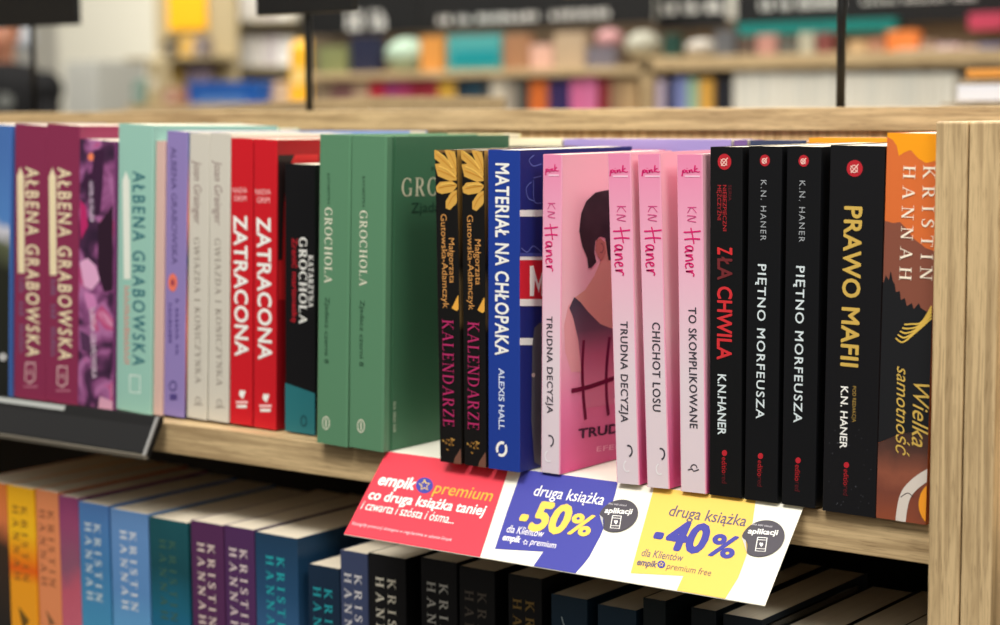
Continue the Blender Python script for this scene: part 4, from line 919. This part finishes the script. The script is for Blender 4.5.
sign('far black sign board with long blurred pale lettering, centre', 420, 654, 27, YB2 + .15, 530, 70, txt=[(438, 9, 612, 24)])
sign('far dark grey sign board with short blurred pale word', 300, 418, 34, YB2 + .2, 360, 70, txt=[(347, 10, 394, 30)])
sign('far black sign board with blurred pale word right of centre', 656, 726, 28, YB2 + .24, 690, 60, txt=[(662, 0, 724, 14)])
sign('far black sign board with long blurred pale lettering at right', 736, 1080, 23, YB2 + .24, 900, 60, txt=[(760, -4, 845, 10), (852, -6, 978, 4)])

# -- another oak bookcase end behind the rail at left
a = atY(100, 112, .95); b_ = atY(371, 96.5, .95)
n2 = empty('bookcase', 'oak bookcase whose top shows just above the rail at left', 'bookcase', (a.x, .95, FLOOR))
mb = MB(); zt0, zt1 = atY(100, 111.5, .95).z - FLOOR, b_.z - FLOOR; wx = b_.x - a.x
mb.add([(0, 0, zt0 - .03), (wx, -.0, zt0 - .03), (wx, .3, zt0 - .03), (0, .3, zt0 - .03), (0, 0, zt0), (wx, 0, zt1), (wx, .3, zt1), (0, .3, zt0)], [(0, 3, 2, 1), (4, 5, 6, 7), (0, 1, 5, 4), (1, 2, 6, 5), (2, 3, 7, 6), (3, 0, 4, 7)], WX); mb.build('top_board', n2, bevel=.001)
for xx in (0, wx - .02):
    mb = MB(); mb.box((xx, 0, 0), (xx + .02, .3, zt0 - .03), WZ); mb.build('side_panel', n2, bevel=.001)
mb = MB(); mb.box((.02, .28, 0), (wx - .02, .29, zt0 - .03), WBACK); mb.build('back_panel', n2)

# -- left background: wall displays
YC = 6.0
def ldisp(name, label, cat, x0, y0, x1, y1, c, Y=YC, dep=.05, group=None, rough=.6): return wbox(name, x0, y0, x1, y1, Y, dep, mat(c, rough), label, cat, group)
a, b_ = atY(60, 120, 7.6), atY(166, -60, 7.6)
mb = MB(); mb.box((0, 0, 0), (b_.x - a.x, .1, b_.z - FLOOR), mat((236, 232, 214), .6)); o = mb.build('partition'); o.location = (a.x, 7.6, FLOOR); tag(o, 'cream white partition wall behind the shop assistant', 'partition')
a, b_ = atY(66, 62, 7.0), atY(98, 62, 7.0)
cb = empty('cabinet', 'blurred pale grey cabinet against the cream white partition', 'cabinet', (a.x, 7.0, FLOOR)); hc = a.z - FLOOR; wc = b_.x - a.x
mb = MB(); mb.box((0, 0, .06), (wc, .4, hc), mat((182, 182, 174), .5)); mb.build('body', cb, bevel=.005)
for q in (0, 1):
    mb = MB(); mb.box((wc * (.02 + .5 * q), -.018, .08), (wc * (.48 + .5 * q), 0, hc - .03), mat((188, 188, 180), .5)); d_ = mb.build('door', cb, bevel=.003)
    mb = MB(); cyl(mb, (wc * (.44 + .12 * q), -.03, hc * .5), (wc * (.44 + .12 * q), -.03, hc * .5 + .12), .006, .006, mat((90, 90, 92), .3)); mb.build('handle', d_)
mb = MB(); mb.box((.02, .03, 0), (wc - .02, .38, .06), mat((60, 60, 60))); mb.build('plinth', cb)
def stand(label, x0, x1, Y, levels, ytop, col):
    A, B = atY(x0, 100, Y), atY(x1, 100, Y - .2); root = empty('display_stand', label, 'display stand', (A.x, Y, FLOOR)); w = B.x - A.x; top = atY((x0 + x1) / 2, ytop, Y).z - FLOOR
    mb = MB(); mb.box((0, 0, 0), (w, .03, top), mat(col, .6)); mb.build('back_board', root); zs = []
    for yy in levels:
        z = atY((x0 + x1) / 2, yy, Y).z - FLOOR; mb = MB(); mb.box((0, -.22, z - .02), (w, -.0005, z), mat([c * .9 for c in col], .6)); mb.build('shelf', root, bevel=.002); zs.append(z + FLOOR)
    return root, zs
def pack(name, label, cat, x0, x1, ytop, z, Y, c, group=None, seal=(230, 228, 222)):
    a, b_ = atY(x0, ytop, Y), atY(x1, ytop, Y); w, h = b_.x - a.x, a.z - z - .001; root = empty(name, label, cat, (a.x, Y, z + .001), group)
    mb = MB(); d = .09
    mb.add([(0, 0, 0), (w, 0, 0), (w, d, 0), (0, d, 0), (0, .012, h * .9), (w, .012, h * .9), (w, d - .012, h * .9), (0, d - .012, h * .9), (0, d / 2, h), (w, d / 2, h)],
           [(0, 3, 2, 1), (0, 1, 5, 4), (1, 2, 6, 5), (2, 3, 7, 6), (3, 0, 4, 7), (4, 5, 9, 8), (6, 7, 8, 9), (5, 6, 9), (7, 4, 8)], mat(c, .5)); mb.build('bag', root, bevel=.004)
    mb = MB(); q = .3 * h; mb.add([(w * .2, -.0012 + .012 * (q / (h * .9)), q), (w * .8, -.0012 + .012 * (q / (h * .9)), q), (w * .8, -.0012 + .012 * (.55 / .9), h * .55), (w * .2, -.0012 + .012 * (.55 / .9), h * .55)], [(0, 1, 2, 3)], mat([(a_ + b2) / 2 for a_, b2 in zip(c, seal)])); mb.build('printed_label', root)
    return root
sA, zA = stand('white slatted display stand with rows of pale packages', 207, 298, YC + .45, (22, 67, 104), -60, (196, 186, 160))
for j, zz in enumerate(zA[:2]):
    for k in range(6):
        xx = 213 + k * 12.6
        pack('package', 'blurred pale package in the upper row of the display stand' if j == 0 else 'blurred pale package in the lower row of the display stand', 'package', xx, xx + 10.5, (-12, 34)[j] + (k % 2) * 2, zz, YC + .3, ((228, 224, 218), (206, 198, 200), (232, 230, 226))[k % 3], 'upper row of pale packages' if j == 0 else 'lower row of pale packages')
sB, zB = stand('beige display stand beside the cream partition, poster on top', 157, 209, YC + .1, (58, 106), -60, (176, 160, 124))
a, b_ = atY(168, 31, YC + .085), atY(205, -40, YC + .085); mb = MB(); mb.box((0, 0, 0), (b_.x - a.x, .006, b_.z - a.z), mat((244, 180, 30), .5)); o = mb.build('poster', sB); o.location = a - sB.location
pack('package', 'blurred dark olive package on the upper shelf below the poster', 'package', 160, 175, 37, zB[0], YC - .06, (74, 62, 40))
pack('package', 'blurred ochre package on the upper shelf below the poster', 'package', 178, 191, 37, zB[0], YC - .06, (190, 146, 54))
pack('package', 'blurred grey package at the right end of the upper shelf', 'package', 192.5, 201, 36, zB[0], YC - .06, (118, 106, 104))
pack('package', 'blurred mustard tall package beside the white partition', 'package', 166, 180, 64, zB[1], YC - .06, (150, 122, 60))
pack('package', 'blurred violet grey package above the blue box', 'package', 184, 202, 64, zB[1], YC - .06, (126, 112, 126))
# counter in front of the stands
zc = atY(240, 104, 5.2).z
a, b_ = atY(126, 104, 5.2), atY(312, 104, 5.2); ct = empty('counter', 'low oak counter under the far packages', 'counter', (a.x, 5.2, FLOOR)); wc = b_.x - a.x; hc = zc - FLOOR
mb = MB(); mb.box((0, 0, hc - .03), (wc, .5, hc), WX); mb.build('top', ct, bevel=.002)
mb = MB(); mb.box((.02, .02, 0), (wc - .02, .48, hc - .0302), WZ); mb.build('body', ct, bevel=.002)
a, b_ = atY(188, 83, 5.22), atY(256, 83, 5.22); bx = empty('storage_box', 'blurred blue box with white front strip on the counter', 'box', (a.x, 5.22, zc + .001)); w_, h_ = b_.x - a.x, a.z - zc
mb = MB(); mb.box((0, 0, 0), (w_, .3, h_ * .8), mat((26, 82, 160))); mb.build('body', bx, bevel=.003)
mb = MB(); mb.box((-.003, -.003, h_ * .8 + .0005), (w_ + .003, .303, h_), mat((30, 88, 168))); mb.build('lid', bx, bevel=.003)
mb = MB(); mb.box((w_ * .15, -.0015, h_ * .05), (w_ * .85, -.0005, h_ * .4), mat((80, 120, 176))); mb.build('front_label', bx)
for lb, x0, x1, yt, c in (('blurred teal green bag on the counter by the partition', 131, 144, 80, (96, 124, 112)), ('blurred olive beige tall bag behind the teal green one', 145, 158, 55, (164, 150, 116)), ('blurred rust brown bag left of the blue box', 162, 176, 88, (140, 100, 80)),
        ('tall blurred yellow package left of the black post', 288, 305, 40, (230, 172, 40)), ('blurred tan carton right of the blue box', 270, 290, 82, (166, 136, 104))):
    pack('package', lb, 'package', x0, x1, yt, zc, 5.3, c)

# -- shop assistant at the left edge
def skin_chain(name, verts, edges, radii, m, parent, sub=2):
    me = bpy.data.meshes.new(name); me.from_pydata(verts, edges, []); o = bpy.data.objects.new(name, me); COL.objects.link(o); o.parent = parent
    me.materials.append(m)
    s = o.modifiers.new('skin', 'SKIN'); sv = me.skin_vertices[0].data if me.skin_vertices else None
    if sv is None:
        return o
    for i, r_ in enumerate(radii): sv[i].radius = r_ if isinstance(r_, tuple) else (r_, r_)
    sv[0].use_root = True
    u = o.modifiers.new('sub', 'SUBSURF'); u.levels = sub; u.render_levels = sub
    for p_ in me.polygons: p_.use_smooth = True
    return o
def loft(mb, rings, m, n=20):
    vs = []; 
    for (cx, cy, cz, rx, ry) in rings:
        for k in range(n):
            a = 2 * math.pi * k / n; vs.append((cx + rx * math.cos(a), cy + ry * math.sin(a), cz))
    fs = [(i * n + k, i * n + (k + 1) % n, (i + 1) * n + (k + 1) % n, (i + 1) * n + k) for i in range(len(rings) - 1) for k in range(n)]
    fs += [tuple(reversed(range(n))), tuple(range((len(rings) - 1) * n, len(rings) * n))]
    mb.add(vs, fs, m)
YP = 6.3
hd = atY(2, 36, YP)
BODYROT = math.radians(30)
per = empty('person', 'shop assistant in black top standing at the left edge, out of focus', 'person', (hd.x, YP, FLOOR))
per.rotation_euler.z = BODYROT
H = hd.z - FLOOR                        # head centre height
SKN, BLK, HAIR, TRO = mat((176, 120, 94), .6), mat((12, 12, 14), .8), mat((96, 78, 62), .8), mat((30, 32, 40), .8)
s = H / 1.6
mb = MB()
loft(mb, [(0, 0, .86 * s, .16 * s, .11 * s), (0, 0, .95 * s, .17 * s, .12 * s), (0, 0, 1.08 * s, .15 * s, .11 * s), (0, 0, 1.22 * s, .17 * s, .12 * s), (0, 0, 1.33 * s, .19 * s, .12 * s), (0, 0, 1.40 * s, .15 * s, .09 * s), (0, 0, 1.44 * s, .07 * s, .065 * s), (0, 0, 1.5 * s, .055 * s, .058 * s),
          (0, -.01 * s, 1.53 * s, .066 * s, .08 * s), (0, -.012 * s, 1.57 * s, .076 * s, .094 * s), (0, -.008 * s, 1.62 * s, .08 * s, .1 * s), (0, 0, 1.67 * s, .074 * s, .092 * s), (0, 0, 1.705 * s, .05 * s, .06 * s), (0, 0, 1.72 * s, .015 * s, .02 * s)], SKN, 24)
for sx in (-1, 1):
    loft(mb, [(sx * .095 * s, 0, .05 * s, .04 * s, .045 * s), (sx * .095 * s, 0, .25 * s, .055 * s, .06 * s), (sx * .095 * s, 0, .45 * s, .06 * s, .065 * s), (sx * .09 * s, 0, .7 * s, .08 * s, .085 * s), (sx * .08 * s, 0, .9 * s, .09 * s, .1 * s)], SKN)
    blob(mb, (sx * .082 * s, 0, 1.6 * s), (.012 * s, .02 * s, .03 * s), SKN)
    cyl(mb, (sx * .19 * s, 0, 1.34 * s), (sx * .24 * s, -.02, 1.08 * s), .052 * s, .042 * s, SKN); cyl(mb, (sx * .24 * s, -.02, 1.08 * s), (sx * .16 * s, -.24 * s, 1.02 * s), .042 * s, .028 * s, SKN)
    blob(mb, (sx * .15 * s, -.28 * s, 1.02 * s), (.035 * s, .05 * s, .018 * s), SKN)
    for k in range(4): cyl(mb, (sx * (.13 + .014 * k) * s, -.31 * s, 1.02 * s), (sx * (.128 + .014 * k) * s, -.37 * s, 1.0 * s), .008 * s, .006 * s, SKN, 8)
    cyl(mb, (sx * .125 * s, -.27 * s, 1.02 * s), (sx * .10 * s, -.32 * s, 1.01 * s), .009 * s, .007 * s, SKN, 8)
blob(mb, (0, -.108 * s, 1.59 * s), (.013 * s, .022 * s, .024 * s), SKN)
body = mb.build('body', per, smooth=True)
mb = MB()
loft(mb, [(0, 0, .84 * s, .19 * s, .14 * s), (0, 0, 1.0 * s, .18 * s, .135 * s), (0, 0, 1.2 * s, .2 * s, .14 * s), (0, 0, 1.33 * s, .25 * s, .15 * s), (0, 0, 1.40 * s, .225 * s, .13 * s), (0, 0, 1.455 * s, .15 * s, .1 * s), (0, 0, 1.47 * s, .072 * s, .075 * s)], BLK)
for sx in (-1, 1):
    blob(mb, (sx * .225 * s, 0, 1.33 * s), (.085 * s, .09 * s, .095 * s), BLK); cyl(mb, (sx * .215 * s, 0, 1.34 * s), (sx * .25 * s, -.02, 1.06 * s), .075 * s, .06 * s, BLK); cyl(mb, (sx * .25 * s, -.02, 1.08 * s), (sx * .175 * s, -.2 * s, 1.03 * s), .06 * s, .045 * s, BLK)
mb.build('black_top', per, smooth=True)
mb = MB()
for sx in (-1, 1): loft(mb, [(sx * .095 * s, 0, .03, .075 * s, .08 * s), (sx * .095 * s, 0, .45 * s, .085 * s, .09 * s), (sx * .09 * s, 0, .75 * s, .105 * s, .11 * s), (sx * .075 * s, 0, .9 * s, .11 * s, .13 * s)], TRO)
mb.build('trousers', per, smooth=True)
for sx in (-1, 1):
    mb = MB(); blob(mb, (sx * .095 * s, -.05 * s, .04), (.05 * s, .13 * s, .04), BLK); mb.build('shoe', per, smooth=True)
mb = MB(); blob(mb, (0, .025 * s, 1.645 * s), (.092 * s, .1 * s, .095 * s), HAIR, noise=.03); mb.build('hair', per, smooth=True)
for sx in (-1, 1):
    mb = MB(); blob(mb, (sx * .03 * s, -.098 * s, 1.615 * s), (.012 * s, .008 * s, .008 * s), mat((230, 226, 220))); blob(mb, (sx * .03 * s, -.104 * s, 1.615 * s), (.005 * s, .004 * s, .005 * s), BLK); mb.build('eye', per, smooth=True)
mb = MB(); blob(mb, (0, -.1 * s, 1.55 * s), (.024 * s, .008 * s, .007 * s), mat((160, 84, 78))); mb.build('mouth', per, smooth=True)
mb = MB(); cyl(mb, (.07, -.175, 1.27 * s), (.07, -.13, 1.27 * s), .045, .045, mat((110, 112, 108)), 24); mb.build('badge', per)
hs = atY(24, 39, YP + .7); mb = MB(); blob(mb, (0, 0, 0), (.075, .075, .085), mat((186, 190, 196), .5)); mb2 = mb.build('round_object', smooth=True); mb2.location = hs; tag(mb2, 'pale grey round wall object beside the assistant\'s head', 'ornament')  # plain grey ball, gives no light
ra = atY(24, 52, YP + .7); mb = MB(); cyl(mb, (hs.x, YP + .7, FLOOR), (hs.x, YP + .7, hs.z - .08), .015, .015, mat((150, 150, 150), .4)); o = mb.build('floor_stand', smooth=True); tag(o, 'thin grey stand holding the pale round object', 'stand')

# ------------------------------------------------------------------ light
def area(name, loc, size, power, rot=(0, 0, 0), col=(1, .96, .9), sy=None):
    l = bpy.data.lights.new(name, 'AREA'); l.energy = power; l.size = size; l.color = col
    if sy: l.shape = 'RECTANGLE'; l.size_y = sy
    o = bpy.data.objects.new(name, l); COL.objects.link(o); o.location = loc; o.rotation_euler = rot; return o
area('ceiling_light_near', (-.2, -1.0, 1.8), .9, 42, (math.radians(33), 0, 0), sy=.6)
area('ceiling_light_right', (1.4, -.8, 1.7), .8, 26, (math.radians(20), math.radians(48), 0))  # added fill, brightens the book covers that face right
area('ceiling_light_over', (-.6, .2, 1.9), 1.6, 20, (0, 0, 0), sy=.5)
area('ceiling_light_aisle', (-1.5, 1.9, 2.0), 2.6, 60, (0, 0, 0), sy=.8)
area('ceiling_light_far', (-4.2, 4.2, 2.3), 3.5, 150, (math.radians(25), 0, 0), sy=2)
area('partition_fill_light', (-7.5, 5.2, 2.6), 2.5, 95, (math.radians(40), 0, 0), sy=1)  # added fill, brightens the cream partition and the left background
wd = bpy.data.worlds.new('shop_ambient'); SC.world = wd; wd.use_nodes = True; bgn = wd.node_tree.nodes['Background']
bgn.inputs[1].default_value = 1.0     # a dim shop all round, brighter overhead
tcw = wd.node_tree.nodes.new('ShaderNodeTexCoord'); sxw = wd.node_tree.nodes.new('ShaderNodeSeparateXYZ'); rw = wd.node_tree.nodes.new('ShaderNodeValToRGB')
wd.node_tree.links.new(tcw.outputs['Generated'], sxw.inputs[0]); wd.node_tree.links.new(sxw.outputs['Z'], rw.inputs['Fac']); wd.node_tree.links.new(rw.outputs['Color'], bgn.inputs[0])
rw.color_ramp.elements[0].position = 0; rw.color_ramp.elements[0].color = (.05, .048, .045, 1); rw.color_ramp.elements[1].position = .75; rw.color_ramp.elements[1].color = (.95, .91, .84, 1)

# ------------------------------------------------------------------ camera object
cd = bpy.data.cameras.new('camera'); cam = bpy.data.objects.new('camera', cd); COL.objects.link(cam); SC.camera = cam
cd.sensor_fit = 'HORIZONTAL'; cd.sensor_width = 36; cd.lens = 36 * F / 1000; cd.clip_start = .01; cd.clip_end = 60
M = Matrix(((RIGHT.x, UP.x, -FWD.x, CAM.x), (RIGHT.y, UP.y, -FWD.y, CAM.y), (RIGHT.z, UP.z, -FWD.z, CAM.z), (0, 0, 0, 1))); cam.matrix_world = M
cd.dof.use_dof = True; cd.dof.focus_distance = (Vector((colX(725, 0, .1), 0, .1)) - CAM).dot(FWD); cd.dof.aperture_fstop = 6.2
SC.view_settings.view_transform = 'Standard'; SC.view_settings.look = 'None'; SC.view_settings.gamma = 1; SC.view_settings.exposure = 0; SC.view_settings.use_curve_mapping = False
print('cam', CAM, 'focus', cd.dof.focus_distance, 'zb', zb, 'LOW', LOW, 'ztopR', ZTOP_R, 'rail', zr0, zr1, 'flap', FD, L, 'card BR', proj(P0 + Vector((W, 0, 0)) + FD * L))
